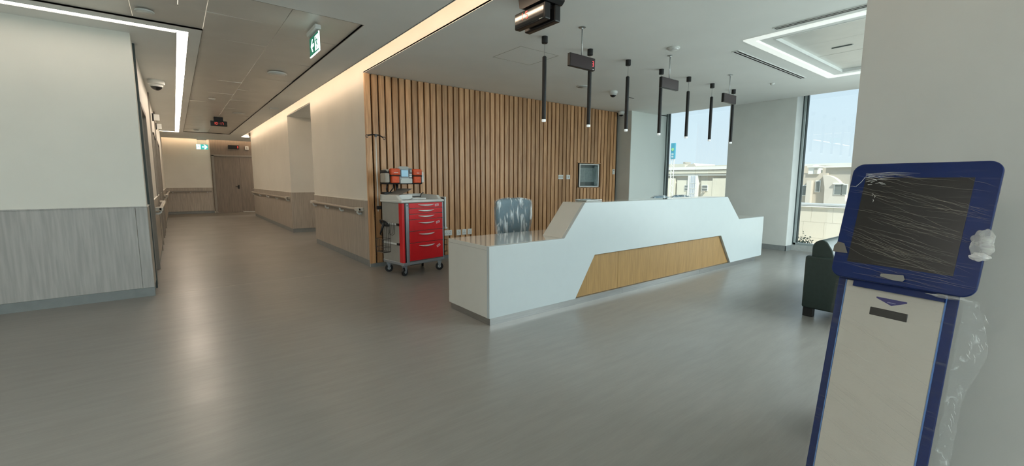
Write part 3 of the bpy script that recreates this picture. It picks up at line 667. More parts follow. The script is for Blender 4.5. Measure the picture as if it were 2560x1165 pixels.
# framed evacuation plan in the recess
t = thing('framed_plan', 'white-framed plan behind glass set into the slatted wall', 'picture', ((6.965+7.60)/2, YS-.002, 1.477))
a, h = .315, .252; bm = BM(); f_ = .022
for q in ((-a, a, h-f_, h), (-a, a, -h, -h+f_), (-a, -a+f_, -h+f_, h-f_), (a-f_, a, -h+f_, h-f_)): box(bm, q[0], q[1], -.022, .004, q[2], q[3], .002)
mk('frame', bm, m_white, t); mk('backing', box(BM(), -a+f_, a-f_, -.004, .002, -h+f_, h-f_), mat('slate_backing', (.12, .17, .19), .4, var=.1), t)
mk('sheet', box(BM(), -a+.035, a-.14, -.006, -.0045, -.145, .165), mat('printed_sheet', (.86, .98, .98), .5, var=.2, nscale=22), t)
mk('sheet', box(BM(), a-.135, a-.03, -.006, -.0045, -.215, .205), mat('printed_strip', (.9, .98, .95), .5, var=.3, nscale=14, stretch=(1, 1, .4)), t, label='pale strip beside the larger sheet')
bm = BM()
for k in range(9): box(bm, -.24, -.16-.03*random.random(), -.0068, -.0062, .10-k*.024, .103-k*.024)
for q in ((-.10, .13, .12, .123), (-.10, .13, -.10, -.097), (-.10, -.097, -.10, .12), (.127, .13, -.10, .12), (-.02, -.017, -.10, .12), (.06, .063, -.03, .12), (-.10, .06, .03, .033), (-.02, .13, -.04, -.037)): box(bm, q[0], q[1], -.0068, -.0062, q[2], q[3])
mk('plan_lines', bm, mat('plan_ink', (.22, .30, .32), .5), t)
mk('glass', box(BM(), -a+f_, a-f_, -.012, -.009, -h+f_, h-f_), glass_mat('picture_glass', (.95, 1, 1), .10), t)

# ---------------------------------------------------------------- reception desk
DX0, DX5, DY0, DY1 = 2.229, 8.057, 3.195, 3.945
DL, DH, DB = .751, 1.118, .067
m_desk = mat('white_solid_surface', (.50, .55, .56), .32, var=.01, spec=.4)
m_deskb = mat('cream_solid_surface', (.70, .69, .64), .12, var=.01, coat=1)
m_veneer = mat('honey_veneer', (.34, .20, .072), .5, var=.14, nscale=9, stretch=(7, 1, .4), bump=.05)
dk = thing('reception_desk', 'long white reception desk with raised centre and honey wood inset', 'reception desk', (DX0, DY0, 0))
def L(x): return x-DX0
yf = 0.0
front = [(0, DB), (L(3.376), DB), (L(3.677), .527), (L(6.573), .527), (L(6.922), DB), (L(DX5), DB), (L(DX5), DL), (L(7.138), DL), (L(6.712), DH), (L(3.498), DH), (L(3.190), DL), (0, DL)]
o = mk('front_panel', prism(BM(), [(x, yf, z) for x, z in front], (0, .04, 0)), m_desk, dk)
def bevel(o, w_, seg=2):
    m = o.modifiers.new('bevel', 'BEVEL'); m.width = w_; m.segments = seg; m.limit_method = 'ANGLE'; return o
bevel(o, .003)
# veneer panels in the inset, recessed, with a joint
ve = [(L(3.376)-.02, DB+.003), (L(3.677), .535), (L(4.136), .535), (L(4.136), DB+.003)]
mk('veneer_panel', prism(BM(), [(x, .034, z) for x, z in ve], (0, .018, 0)), m_veneer, dk)
xs_ = [4.139, 4.80, 5.46, 6.12]
for a, b in zip(xs_, xs_[1:]): mk('veneer_panel', box(BM(), L(a)+.0006, L(b)-.0004, .034, .052, DB+.003, .535), m_veneer, dk)
mk('veneer_panel', prism(BM(), [(x, .034, z) for x, z in [(L(6.121), DB+.003), (L(6.121), .535), (L(6.573), .535), (L(6.922)+.02, DB+.003)]], (0, .018, 0)), m_veneer, dk)
HB = .30                                                                    # depth of the raised counter
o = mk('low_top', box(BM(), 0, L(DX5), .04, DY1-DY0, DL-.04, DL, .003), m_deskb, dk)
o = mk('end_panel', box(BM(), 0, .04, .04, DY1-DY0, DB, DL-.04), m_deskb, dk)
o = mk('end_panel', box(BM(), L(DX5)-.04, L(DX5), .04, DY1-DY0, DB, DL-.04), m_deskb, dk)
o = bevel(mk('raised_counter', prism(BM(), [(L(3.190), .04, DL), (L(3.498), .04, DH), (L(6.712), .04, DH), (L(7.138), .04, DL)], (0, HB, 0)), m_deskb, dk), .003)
mk('modesty_panel', box(BM(), .04, L(DX5)-.04, .055, .075, DB, DL-.04), m_lam, dk)
m_kick = mat('steel_plinth', (.40, .40, .39), .32, .9, var=.08, nscale=6, stretch=(.5, 1, 20))
for a, b in ((0.012, L(4.20)), (L(4.203), L(6.0)), (L(6.003), L(7.84))): mk('plinth', box(BM(), a, b, .0-.004+.012, .03, 0, DB), m_kick, dk)
mk('plinth', box(BM(), .008, .03, .03, DY1-DY0-.03, 0, DB), m_kick, dk); mk('plinth', box(BM(), L(7.80), L(7.84), .03, DY1-DY0-.03, 0, DB), m_kick, dk)

m_film = film('clear_film', .05, .5, (2, 2, 8), scale=7)
t = thing('acrylic_holder', 'stack of clear plastic sheets lying on the left end of the raised counter', 'stationery', (3.72, 3.36, DH))
m_acr = glass_mat('acrylic', (.9, .95, .95), .25)
for k in range(4): mk('sheet', box(BM(), -.11, .14, -.09, .09, .001+k*.007, .005+k*.007, mtx=Matrix.Rotation(R(random.uniform(-5, 5)), 4, 'Z')), m_acr if k % 2 else m_plast, t)
# ---------------------------------------------------------------- wrapped desk chairs
m_blue = mat('blue_grey_fabric', (.095, .185, .24), .7, var=.12, nscale=25)
m_bag = film('plastic_bag', .14, .95, (2.4, 2.4, .42), (0, R(16), 0), 9, (.88, .96, 1), 1.0, .22, .50)  # white streaks stand in for highlights on the wrinkled plastic
def make_chair(label, loc, rz=0):
    t = thing('desk_chair', label, 'office chair', loc, rz, 'wrapped desk chairs behind the counter')
    def shell(off, amp, nu=34, nv=30, seed=0):
        bm = BM(); P = {}
        for side in (0, 1):
            for i in range(nu+1):
                for j in range(nv+1):
                    u = i/nu*2-1; v = j/nv
                    wv = .225+.05*math.sin(min(1, v*1.15)*math.pi*.55); 
                    se = (1-abs(u)**5)**.25 if abs(u) < 1 else 0
                    z = .60+v*.53; top = 1-(abs(u)**4)*.07*v
                    z = .60+(z-.60)*top+(off if v > .5 else -off)
                    x = u*(wv+off); 
                    edge = min(1, (1-abs(u))*9, (1-v)*10+.02, v*10+.02)
                    y = (.035*edge**.5+off)*(1 if side else -1)*(1 if 0 < i < nu and 0 < j < nv else 0)+.05*u*u*-1
                    wr = amp*(mnoise.noise((x*9+seed, z*3+x*7, side*7))+.6*mnoise.noise((x*22, z*6+x*14+seed, side))) if 0 < i < nu and 0 < j < nv else 0
                    if (i in (0, nu) or j in (0, nv)): key = (i, j)
                    else: key = (i, j, side)
                    if key not in P: P[key] = bm.verts.new((x+wr*.4, y-abs(wr)*(1 if side == 0 else -1), z+wr*.2))
        g = lambda i, j, s: P.get((i, j)) or P[(i, j, s)]
        for s in (0, 1):
            for i in range(nu):
                for j in range(nv): bm.faces.new((g(i, j, s), g(i+1, j, s), g(i+1, j+1, s), g(i, j+1, s)))
        return bm
    mk('backrest', shell(0, 0), m_blue, t, True)
    mk('plastic_wrap', shell(.012, .024, 60, 46, hash(label) % 50), m_bag, t, True)
    mk('seat', box(BM(), -.25, .25, .06, .52, .44, .52, .03, 3), m_blue, t)
    mk('back_stem', tube(BM(), [(0, .04, .62), (0, .10, .45), (0, .28, .42)], .02, 8), m_black, t)
    mk('gas_column', cyl(BM(), (0, .29, .10), (0, .29, .44), .025), m_blackm, t)
    for k in range(5):
        a = 2*math.pi*k/5+.3; c, s_ = math.cos(a), math.sin(a)
        mk('leg', tube(BM(), [(0, .29, .11), (c*.28, .29+s_*.28, .08)], [.028, .016], 8), m_black, t); mk('caster', cyl(BM(), (c*.28-s_*.02, .29+s_*.28+c*.02, .028), (c*.28+s_*.02, .29+s_*.28-c*.02, .028), .028), m_black, t)
    return t
make_chair('blue-grey desk chair in clear plastic, back to the desk next to the cart', (3.39, 4.36, 0), R(-2))
make_chair('plastic-wrapped desk chair whose top peeps over the counter left of the first window', (6.73, 4.42, -.03), R(3))
make_chair('plastic-wrapped desk chair whose top peeps over the counter in the first window', (7.37, 4.42, -.03), R(-4))

# ---------------------------------------------------------------- crash cart
CT = R(9.5); CO = Vector((2.46, 5.62, 0))
ct = thing('crash_cart', 'red medical crash cart with six drawers and white top', 'medical cart', CO, CT)
m_redp = mat('red_paint', (.70, .016, .022), .32, var=.04, coat=.3); m_side = mat('grey_steel_side', (.34, .33, .30), .45, var=.04)
m_greyp = mat('silver_grey', (.30, .33, .36), .4, .3); m_top = mat('cream_top', (.68, .70, .68), .35)
W_, D_ = .71, .53
bm = BM(); box(bm, .0, W_, .02, D_, .175, 1.04, .006); mk('body', bm, m_side, ct)
bm = BM(); prism(bm, [(-.002, .09, 0), (-.002, .012, 0), (.012, -.002, 0), (.027, -.002, 0), (.027, .09, 0)], (0, 0, .86)); o = mk('corner_post', bm, m_redp, ct); o.location = (0, 0, .175)
mk('corner_gap', box(BM(), .027, .052, .004, .03, .19, 1.035), m_black, ct)
mk('lock_bar', box(BM(), .052, .100, -.004, .03, .185, 1.035, .003), m_greyp, ct); mk('keyhole', cyl(BM(), (.074, -.006, 1.0), (.074, -.002, 1.0), .009), m_black, ct)
mk('front_edge', box(BM(), .690, W_+.002, -.002, .03, .19, 1.035), m_greyp, ct)
mk('base_frame', box(BM(), -.004, W_+.004, -.006, D_, .155, .196, .004), m_greyp, ct)
zz = [1.036, .957, .876, .797, .634, .465, .205]; m_pull = mat('pale_pull', (.72, .70, .70), .25, .3); m_label = mat('pink_label', (.80, .42, .45), .5); m_ink = mat('label_ink', (.30, .10, .14), .5)
for k, (zt, zb) in enumerate(zip(zz, zz[1:])):
    d = mk('drawer', box(BM(), .104, .688, -.008, .03, zb+.005, zt-.003, .003), m_redp, ct)
    hz = (zt-.030 if zt-zb < .1 else zt-.045)
    bm = BM(); n = 14; pts = []
    for i in range(n+1):
        u = i/n*2-1; pts.append((.395+u*.14, -.012-.022*(1-u*u), hz-.012*(1-u*u)+.004))
    tube(bm, pts, [.0025+.0105*(1-(i/n*2-1)**2) for i in range(n+1)], 8); mk('handle', bm, m_pull, d, True)
    if k in (0, 3, 5):
        mm = Matrix.Translation((.585 if k == 0 else .60 if k == 3 else .605, -.0095, (zt+zb)/2 if k == 0 else zt-.055 if k == 3 else zt-.075)) @ Matrix.Rotation(R([-8, 0, 0, -18, 0, -28][k]), 4, 'Y')
        mk('label', box(BM(), -.034, .034, -.0008, .0008, -.017, .017, mtx=mm), m_label, d); bm = BM(); box(bm, -.022, .022, -.0014, -.0009, .0, .006, mtx=mm); box(bm, -.022, .016, -.0014, -.0009, -.010, -.005, mtx=mm); mk('print', bm, m_ink, d)
# top tray: raised lip on three sides
bm = BM(); box(bm, -.022, W_+.012, -.012, D_+.015, 1.04, 1.075, .010, 3); o = edge_smooth(mk('top', bm, m_top, ct))
bm = BM(); prof = [(-.012, 1.07), (.05, 1.085), (.11, 1.135), (D_+.01, 1.15), (D_+.01, 1.07)]
prism(bm, [(-.020, y, z) for y, z in prof], (.05, 0, 0)); prism(bm, [(W_-.040, y, z) for y, z in prof], (.05, 0, 0)); box(bm, -.02, W_+.01, D_-.03, D_+.012, 1.07, 1.15); bevel(mk('lip', bm, m_top, ct), .008, 2)
mk('tray_film', box(BM(), .04, W_-.05, 0, D_-.04, 1.0755, 1.079), film('tray_film', .3, .9, (4, 6, 4), scale=6), ct)
# casters
for (x, y, a) in ((.045, .05, 20), (W_-.05, .05, -35), (.05, D_-.06, 160), (W_-.06, D_-.06, 60)):
    ca = mk('caster', cyl(BM(), (0, -.014, 0), (0, .014, 0), .058, seg=24), m_black, ct); ca.location = (x, y, .058); ca.rotation_euler = (0, 0, R(a))
    bm = BM()
    for s in (-1, 1): prism(bm, [(-.03, s*.018, .095), (.035, s*.018, .095), (.012, s*.018, -.012), (-.006, s*.018, -.012)], (0, s*.006, 0))
    box(bm, -.035, .035, -.026, .026, .085, .100); mk('fork', bm, m_greyp, ca); mk('hub', cyl(BM(), (0, -.017, 0), (0, .017, 0), .024, seg=16), m_alu, ca)
mk('brake_bar', box(BM(), .25, .42, .20, .26, .10, .155), m_black, ct)
# side rails and wire baskets
def wire(bm, pts, r_=.0028): tube(bm, pts, r_, 5)
for z in (.735, .455):
    rl = mk('side_rail', box(BM(), -.014, -.004, .14, .50, z-.012, z+.012, .002), m_plast, ct); mk('rail_cap', box(BM(), -.018, 0, .085, .14, z-.016, z+.016, .002), m_black, rl); mk('rail_cap', box(BM(), -.018, 0, .50, .525, z-.016, z+.016, .002), m_black, rl)
bm = BM()
for yy in (.30, .345, .39, .435, .48): wire(bm, [(-.022, yy, .74), (-.022, yy, .34), (-.03, yy, .325), (-.13, yy, .325), (-.14, yy, .34), (-.14, yy, .52)])
for z in (.33, .40, .52): wire(bm, [(-.022, .29, z), (-.14, .29, z), (-.14, .49, z), (-.022, .49, z), (-.022, .29, z)])
mk('wire_basket', bm, m_black, ct)
bm = BM()
for yy, zb in ((.20, .60), (.235, .61)): wire(bm, [(-.02, yy-.03, .75), (-.03, yy-.03, zb), (-.05, yy-.01, zb-.02), (-.05, yy+.05, zb-.02), (-.03, yy+.06, zb), (-.02, yy+.06, .75)])
mk('wire_hook', bm, m_black, ct)
cb = BM()
for k in range(5):
    pts = [(-.05-.03*math.sin(q*1.3+k), .40+.07*math.cos(q+k*.7), .74+.045*math.sin(q*1.1+k)) for q in [i*.5 for i in range(13)]]; tube(cb, pts, .006, 6)
tube(cb, [(-.05, .40, .76), (-.07, .43, .65), (-.08, .46, .58), (-.06, .47, .56)], [.02, .018, .012, .008], 8)
o = mk('coiled_cable', cb, m_black, None, True); o.location = CO; o.rotation_euler = (0, 0, CT); tag(o, 'black cable coiled on the side rail of the red cart', 'cable')
bm = BM(); box(bm, W_+.006, W_+.020, .10, .46, .46, .485); rr = mk('side_rail', bm, m_plast, ct)
bm = BM()
for yy in (.10, .16, .22, .28, .34): wire(bm, [(W_+.02, yy, .44), (W_+.02, yy, .26), (W_+.13, yy, .26), (W_+.14, yy, .44)])
for z in (.26, .36, .44): wire(bm, [(W_+.02, .08, z), (W_+.14, .08, z), (W_+.14, .36, z), (W_+.02, .36, z), (W_+.02, .08, z)])
mk('wire_basket', bm, m_black, ct)
bm = BM(); box(bm, W_+.010, W_+.024, .0, .40, .66, 1.10, .004); mk('side_board', bm, mat('black_board', (.02, .02, .022), .5), ct)
bm = BM(); box(bm, W_+.028, W_+.055, -.006, .42, .63, 1.11, .006, 2); box(bm, W_+.028, W_+.072, -.010, .42, .625, .65, .004); mk('side_tray', bm, m_top, ct)
# folded tray and papers on top
def cart_thing(name, label, cat, lx, ly, z, rz=0):
    p = CO+Matrix.Rotation(CT, 3, 'Z') @ Vector((lx, ly, 0)); return thing(name, label, cat, (p.x, p.y, z), CT+rz)
t = cart_thing('equipment_tray', 'open white equipment tray with sloping side at the back left of the cart top', 'tray', .12, .30, 1.079, R(4))
bm = BM(); box(bm, -.10, .16, -.14, .14, 0, .07, .006); mk('tray_base', bm, m_top, t)
bm = BM(); prism(bm, [(-.12, -.16, .05), (.17, -.14, .155), (.17, -.13, .155), (-.12, -.15, .05)], (0, .30, 0)); mk('tray_lid', bm, mat('grey_tray', (.38, .37, .34), .5), t)
t = cart_thing('paper_pack', 'pack of white papers in plastic lying on the cart top', 'papers', .37, .22, 1.079, R(-6))
for k in range(5): mk('sheet', box(BM(), -.13+.01*k, .12, -.10, .11-.006*k, .0005+k*.004, .004+k*.004, mtx=Matrix.Rotation(R(random.uniform(-6, 6)), 4, 'Z')), m_plast, t)
bm = BM(); tube(bm, [CO+Matrix.Rotation(CT, 3, 'Z') @ Vector(p) for p in [(.30, .20, 1.115), (.36, .34, 1.12), (.46, .40, 1.11), (.55, .34, 1.11), (.60, .40, 1.14), (.655, .43, 1.165), (.69, .46, 1.16)]], .007, 8)
tag(mk('power_cable', bm, m_black, None, True), 'thin black cable lying across the top of the red cart', 'cable')

# IV pole
t = cart_thing('iv_pole', 'slim steel infusion pole with black hooks at the back of the red cart', 'infusion pole', -.045, .56, .86)
mk('pole', cyl(BM(), (0, 0, .04), (0, 0, 1.13), .008, seg=12), mat('satin_steel', (.80, .80, .77), .35, .4), t, True)
mk('clamp', box(BM(), -.02, .05, -.025, .015, .07, .12, .004), m_black, t)
bm = BM(); tube(bm, [(-.12, 0, 1.125), (-.04, 0, 1.14), (0, 0, 1.135), (.05, 0, 1.138), (.12, 0, 1.11)], .0095, 8); box(bm, -.015, .015, -.012, .012, 1.11, 1.15)
mk('hook_bar', bm, m_black, t)
for s in (-1, 1):
    bm = BM(); tube(bm, [(s*.135+.017*math.cos(a), 0, 1.112+.017*math.sin(a)-(.01 if s > 0 else 0)) for a in [2*math.pi*i/14 for i in range(14)]], .0055, 6); mk('hook', bm, m_black, t)

# defibrillator with orange bags on its arm
df = cart_thing('defibrillator', 'grey defibrillator with blue screen between two orange pouches above the cart', 'defibrillator', .30, .44, 1.30, R(-2))
m_or = mat('orange_fabric', (.72, .095, .025), .6, var=.15, nscale=30, bump=.2, bscale=90); m_dg = mat('device_grey', (.42, .46, .46), .4); m_bb = mat('beige_fabric', (.42, .38, .32), .7, var=.1, nscale=20)
m_bk = mat('black_fabric', (.012, .012, .014), .7)
mk('carry_case', box(BM(), -.315, .315, -.07, .10, -.005, .20, .02, 3), m_bk, df)
mk('device', box(BM(), -.10, .115, -.095, .09, .005, .235, .018, 3), m_dg, df)
hd = mk('carry_handle', tube(BM(), [(-.10, -.04, .21), (-.07, -.04, .245), (.06, -.04, .245), (.11, -.04, .215)], .014, 8), m_dg, df, True)
bz = mk('screen_bezel', box(BM(), -.085, .045, -.101, -.092, .095, .212, .004), mat('bezel', (.10, .12, .14), .4), df); mk('screen', box(BM(), -.075, .038, -.104, -.1, .108, .203), mat('blue_screen', (.22, .42, .55), .2, emit=(.15, .35, .5), es=.25), bz)
mk('control_panel', box(BM(), .05, .108, -.101, -.092, .085, .225, .004), mat('panel_dark', (.09, .10, .11), .4), df)
for q in ((.078, .185, .020),): mk('knob', cyl(BM(), (q[0], -.115, q[1]), (q[0], -.1, q[1]), q[2]), m_dg, df, True)
for k, z in enumerate((.135, .108)): mk('button', box(BM(), .056, .100, -.106, -.1, z-.008, z+.008, .003), m_plast, df)
mk('printer_door', prism(BM(), [(-.090, -.096, .012), (.105, -.096, .012), (.105, -.096, .078), (-.075, -.096, .078), (-.09, -.096, .05)], (0, -.008, 0)), mat('pale_device', (.52, .56, .54), .4), df)
for s, xa, xb in ((-1, -.245, -.105), (1, .125, .265)):
    bg_ = mk('pouch', box(BM(), xa+.008, xb-.008, -.115, -.06, .015, .115, .012, 3), m_or, df)
    mk('pouch_flap', box(BM(), xa-.006, xb+.006, -.125, -.05, .125, .222, .022, 4), m_or, bg_); mk('pouch_trim', box(BM(), xa-.008, xb+.008, -.121, -.05, .112, .130, .006), m_bk, bg_)
    mk('pouch_mark', box(BM(), (xa+xb)/2-.035*(1 if s < 0 else .6), (xa+xb)/2+.035*(1 if s < 0 else .6), -.1265, -.1245, .160, .166), m_plast, bg_)
mk('side_pocket', box(BM(), -.335, -.262, -.10, .05, .02, .155, .015, 3), m_bb, df); mk('side_pocket', box(BM(), -.305, -.25, -.07, .05, .15, .212, .018, 3), m_bb, df)
mk('side_strip', box(BM(), .29, .325, -.08, .04, .02, .185, .01, 2), m_plast, df)
arm = mk('support_arm', cyl(BM(), (-.07, .04, -.16), (-.07, .04, -.005), .020, seg=12), m_black, df, True)
mk('arm_foot', box(BM(), -.30, -.03, .0, .09, -.16, -.115, .008), m_black, df); mk('hanging_cable', tube(BM(), [(-.25, .0, -.005), (-.27, -.01, -.07), (-.24, .02, -.13)], .010, 8), m_black, df, True)
mk('hanging_cable', tube(BM(), [(-.15, .0, -.005), (-.16, -.01, -.06), (-.20, .02, -.12)], .009, 8), m_black, df, True)

# ---------------------------------------------------------------- sofa
m_lea = mat('dark_green_leather', (.022, .038, .034), .38, var=.1, nscale=30, bump=.15, bscale=220)
sf = thing('sofa', 'dark green leather sofa with rounded backrest, half hidden by the kiosk', 'sofa', (4.95, 1.55, 0))
edge_smooth(mk('arm', box(BM(), 0, .16, -.86, 0, .085, .618, .022, 4), m_lea, sf))
edge_smooth(mk('arm', box(BM(), 1.66, 1.82, -.86, 0, .085, .618, .022, 4), m_lea, sf))
bm = BM(); prof = [(-.045, .60), (-.045, .70)]+[(-.135+.09*math.cos(a), .70+.085*math.sin(a)) for a in [R(90)*i/6+R(0) for i in range(1, 7)]]+[(-.17, .765), (-.215, .69), (-.24, .60), (-.28, .58), (-.28, .45), (-.05, .45)]
prism(bm, [(.03, y, z) for y, z in prof], (1.76, 0, 0)); edge_smooth(bevel(mk('backrest', bm, m_lea, sf), .01, 2))
edge_smooth(mk('seat', box(BM(), .16, 1.66, -.84, -.05, .10, .42, .03, 3), m_lea, sf))
for k in range(3): edge_smooth(mk('seat_cushion', box(BM(), .165+k*.5, .655+k*.5, -.86, -.30, .42, .50, .03, 3), m_lea, sf))
for x, y in ((.035, -.06), (1.77, -.06), (.035, -.82), (1.77, -.82)): mk('leg', box(BM(), x-.028, x+.028, y-.045, y+.045, 0, .09, .004), m_black, sf)

# ---------------------------------------------------------------- kiosk
KR = R(-100)
kk = thing('kiosk', 'blue and white touch-screen kiosk wrapped in clear film, right foreground', 'kiosk', (1.876, .378, 0), KR)
m_kb = mat('kiosk_blue', (.002, .017, .105), .35, var=.08, spec=.3); m_kw = mat('kiosk_white', (.53, .495, .435), .35, var=.02, nscale=3, coat=.1)
m_kscr = mat('dark_screen', (.012, .010, .008), .3, var=.12, nscale=6)
def rrect(w_, h, r_, n=8):
    pts = []
    for cx0, cz0, a0 in ((w_-r_, -r_, 0), (w_-r_, -h+r_, -90), (r_, -h+r_, -180), (r_, -r_, -270)):
        for i in range(n+1):
            a = R(90+a0-90*i/n) if False else R(a0+90-90*i/n)
            pts.append((cx0+r_*math.cos(a), cz0+r_*math.sin(a)))
    return pts
T1 = R(8.8); T2 = R(14.1)
# body frame: origin (0,.151,.973) with x across, v up along the slope
BF = Matrix.Translation((0, .151, .973)) @ Matrix.Rotation(-T1, 4, 'X')
HF = Matrix.Translation((-.185, .215, 1.42)) @ Matrix.Rotation(-T2, 4, 'X')
def onf(o, Fm): o.matrix_basis = Fm; return o
bl = 1.005/math.cos(T1)
def taper(pf, pb, y0, y1, ym):
    bm = BM(); n = len(pf); rows = [[bm.verts.new((x, y, z)) for x, z in pp] for pp, y in ((pf, y0), (pf, ym), (pb, y1))]
    for A, B in zip(rows, rows[1:]):
        for i in range(n): bm.faces.new((A[i], A[(i+1) % n], B[(i+1) % n], B[i]))
    bm.faces.new(rows[0][::-1]); bm.faces.new(rows[-1]); return bm
b = onf(bevel(mk('body', taper([(-.174, .035), (.174, .035), (.174, -.984), (-.174, -.984)], [(-.11, .03), (.11, .03), (.11, -.984), (-.11, -.984)], .003, .10, .010), m_kb, kk), .003, 2), BF)
onf(mk('front_panel', box(BM(), -.143, .143, -.002, .006, -.978, .0, .002), m_kw, kk), BF)
bm = BM(); box(bm, -.146, -.143, -.003, .004, -.978, .0); box(bm, .143, .146, -.003, .004, -.978, .0); onf(mk('panel_edge', bm, mat('light_blue_edge', (.10, .22, .50), .4), kk), BF)
mk('base_plate', box(BM(), -.20, .20, -.12, .30, 0, .012, .004), m_kb, kk)
onf(mk('arrow_mark', prism(BM(), [(-.041, -.003, -.044), (.048, -.003, -.044), (.048, -.003, -.049), (.006, -.003, -.068), (-.041, -.003, -.049)], (0, .001, 0)), mat('arrow_purple', (.035, .03, .16), .4), kk), BF)
bm = BM()
for k in range(6): box(bm, -.006+k*.004, -.0035+k*.004, -.0036, -.003, -.059, -.056)
onf(mk('arrow_print', bm, mat('pale_print', (.35, .35, .5), .5), kk), BF)
sl = onf(mk('ticket_slot', box(BM(), -.054, .056, -.004, .004, -.114, -.085, .0015), mat('slot_black', (.02, .018, .016), .3), kk), BF)
o_ = rrect(.405, .445, .036); onf(edge_smooth(bevel(mk('head', taper(o_, [(.2025+(x-.2025)*.80, -.2225+(z+.2225)*.80) for x, z in o_], 0, .05, .012), m_kb, kk), .003, 2), 40), HF)
onf(mk('screen', box(BM(), .048, .346, -.0015, .002, -.383, -.055), m_kscr, kk), HF)
onf(mk('neck', box(BM(), .07, .33, .03, .10, -.47, -.30), m_kb, kk), HF)
# film over the head and body: real sheet a few millimetres off the surface, creased
def sheet(x0, x1, z0, z1, y, nx, nz, amp, seed, wrap=0):
    bm = BM(); V = []
    for i in range(nx+1):
        row = []
        for j in range(nz+1):
            x = x0+(x1-x0)*i/nx; z = z0+(z1-z0)*j/nz
            s = z*.92+x*.38; q = x*.92-z*.38                      # creases run down to the right
            d = amp*(mnoise.noise((s*90+seed, q*7, 1))+.7*mnoise.noise((s*34+seed, q*4, 5)))
            row.append(bm.verts.new((x, y-abs(d), z)))
        V.append(row)
    for i in range(nx):
        for j in range(nz): bm.faces.new((V[i][j], V[i+1][j], V[i+1][j+1], V[i][j+1]))
    return bm
m_kf = film('stretch_film', .004, .05, (1.4, 1, 26), (0, R(21), 0), 5.0, (.62, .62, .60), .9, .30)
m_kf2 = film('stretch_film_body', .03, .14, (1.2, 1, 20), (0, R(28), 0), 5.0, (.85, .80, .72), .6, .25)
bm = sheet(-.004, .409, -.448, .003, -.004, 70, 110, .004, 3); onf(mk('film', bm, m_kf, kk, True), HF)
bm = sheet(-.178, .178, -.984, 0, -.006, 50, 150, .0025, 9); onf(mk('film', bm, m_kf2, kk, True), BF)
m_cr = film('film_crease', .35, .75, (1, 1, 1), scale=30, col=(.50, .45, .37), bump=0, rough=.25); m_cr2 = film('bright_film', .45, .9, (1, 1, 1), scale=40, col=(.95, .95, .93), bump=.4, rough=.1)
bm = BM(); rnd = random.Random(11)
for k in range(95):
    x0 = rnd.uniform(-.002, .16); z0 = -rnd.uniform(.03, .43); ln = rnd.uniform(.05, .30); sl_ = -rnd.uniform(.10, .42)*(1 if z0 > -.38 else .3)
    if z0 < -.30 and rnd.random() < .5: sl_ *= .35
    if rnd.random() < .35: x0 += rnd.uniform(.05, .2)
    x1 = min(.403, x0+ln); z1 = max(-.442, z0+sl_*(x1-x0)); n = 7
    tube(bm, [(x0+(x1-x0)*i/n, -.0085, z0+(z1-z0)*i/n+.006*math.sin(i/n*3.1)*rnd.uniform(-.5, .6)) for i in range(n+1)], [.00008+.00038*math.sin(math.pi*i/n) for i in range(n+1)], 4)
onf(mk('film_creases', bm, m_cr, kk, kind='stuff'), HF)
bm = BM()
for k in range(60):
    x0 = rnd.uniform(-.17, .05); z0 = -rnd.uniform(.12, .95); x1 = min(.172, x0+rnd.uniform(.06, .25)); z1 = z0-.42*(x1-x0); n = 4
    tube(bm, [(x0+(x1-x0)*i/n, -.0085, z0+(z1-z0)*i/n) for i in range(n+1)], [.00005+.00022*math.sin(math.pi*i/n) for i in range(n+1)], 4)
onf(mk('film_creases', bm, m_cr, kk, kind='stuff'), BF)
# gathered knot of film, top left of the screen
bm = BM()
for k in range(16):
    a = rnd.uniform(-.6, .5); l = rnd.uniform(.02, .16); z0 = -.045-rnd.uniform(-.006, .018)
    tube(bm, [(.05, -.010, z0), (.05+l*.5, -.013, z0+a*l*.25-.004), (.05+l, -.009, z0+a*l*.1-.003)], [.0003, .0007, .0001], 4)
for k in range(9):
    x0 = rnd.uniform(.055, .105); z0 = rnd.uniform(-.088, -.062); tube(bm, [(x0, -.012, z0), (x0+rnd.uniform(.004, .012), -.014, z0+rnd.uniform(-.002, .004)), (x0+.014, -.012, z0+rnd.uniform(-.004, .004))], [.0004, .0014, .0003], 4)
tube(bm, [(.05, -.011, -.055), (.040, -.011, -.075), (.026, -.010, -.092), (.012, -.010, -.090), (.004, -.009, -.094)], [.0006, .0009, .0008, .0006, .0003], 5)
for q in ((.085, -.117), (.092, -.124), (.09, -.14)): tube(bm, [(q[0], -.011, q[1]), (q[0]+.003, -.012, q[1]-.005), (q[0]+.001, -.011, q[1]-.011)], [.0004, .0012, .0003], 4)
onf(mk('film_knot', bm, m_cr2, kk, kind='stuff'), HF)
# torn corner, tape and crumpled lumps
onf(mk('film_tear', prism(BM(), [(.006, -.006, -.312), (.028, -.006, -.316), (.046, -.006, -.353), (-.004, -.006, -.353), (-.004, -.006, -.330)], (0, -.0006, 0)), mat('torn_patch', (.15, .135, .115), .5), kk), HF)
onf(mk('tape', prism(BM(), [(.163, -.010, -.411), (.226, -.010, -.405), (.232, -.010, -.419), (.228, -.010, -.427), (.20, -.010, -.428), (.162, -.010, -.421)], (0, -.0006, 0)), mat('grey_tape', (.24, .23, .21), .4), kk), HF)
def lump(c, sx_, sy_, sz, seed, n=22):
    bm = BM(); bmesh.ops.create_icosphere(bm, subdivisions=4, radius=1)
    for v in bm.verts:
        p = v.co.copy(); f_ = 1+.45*mnoise.noise(p*1.6+Vector((seed, 0, 0)))+.08*mnoise.noise(p*4+Vector((0, seed, 0)))
        v.co = Vector((p.x*sx_*f_+c[0], p.y*sy_*f_+c[1], p.z*sz*f_+c[2]))
    return bm
m_lump = film('crumpled_film', .28, .62, (1, 1, 1), scale=18, col=(.80, .80, .76), bump=.9, rough=.15)
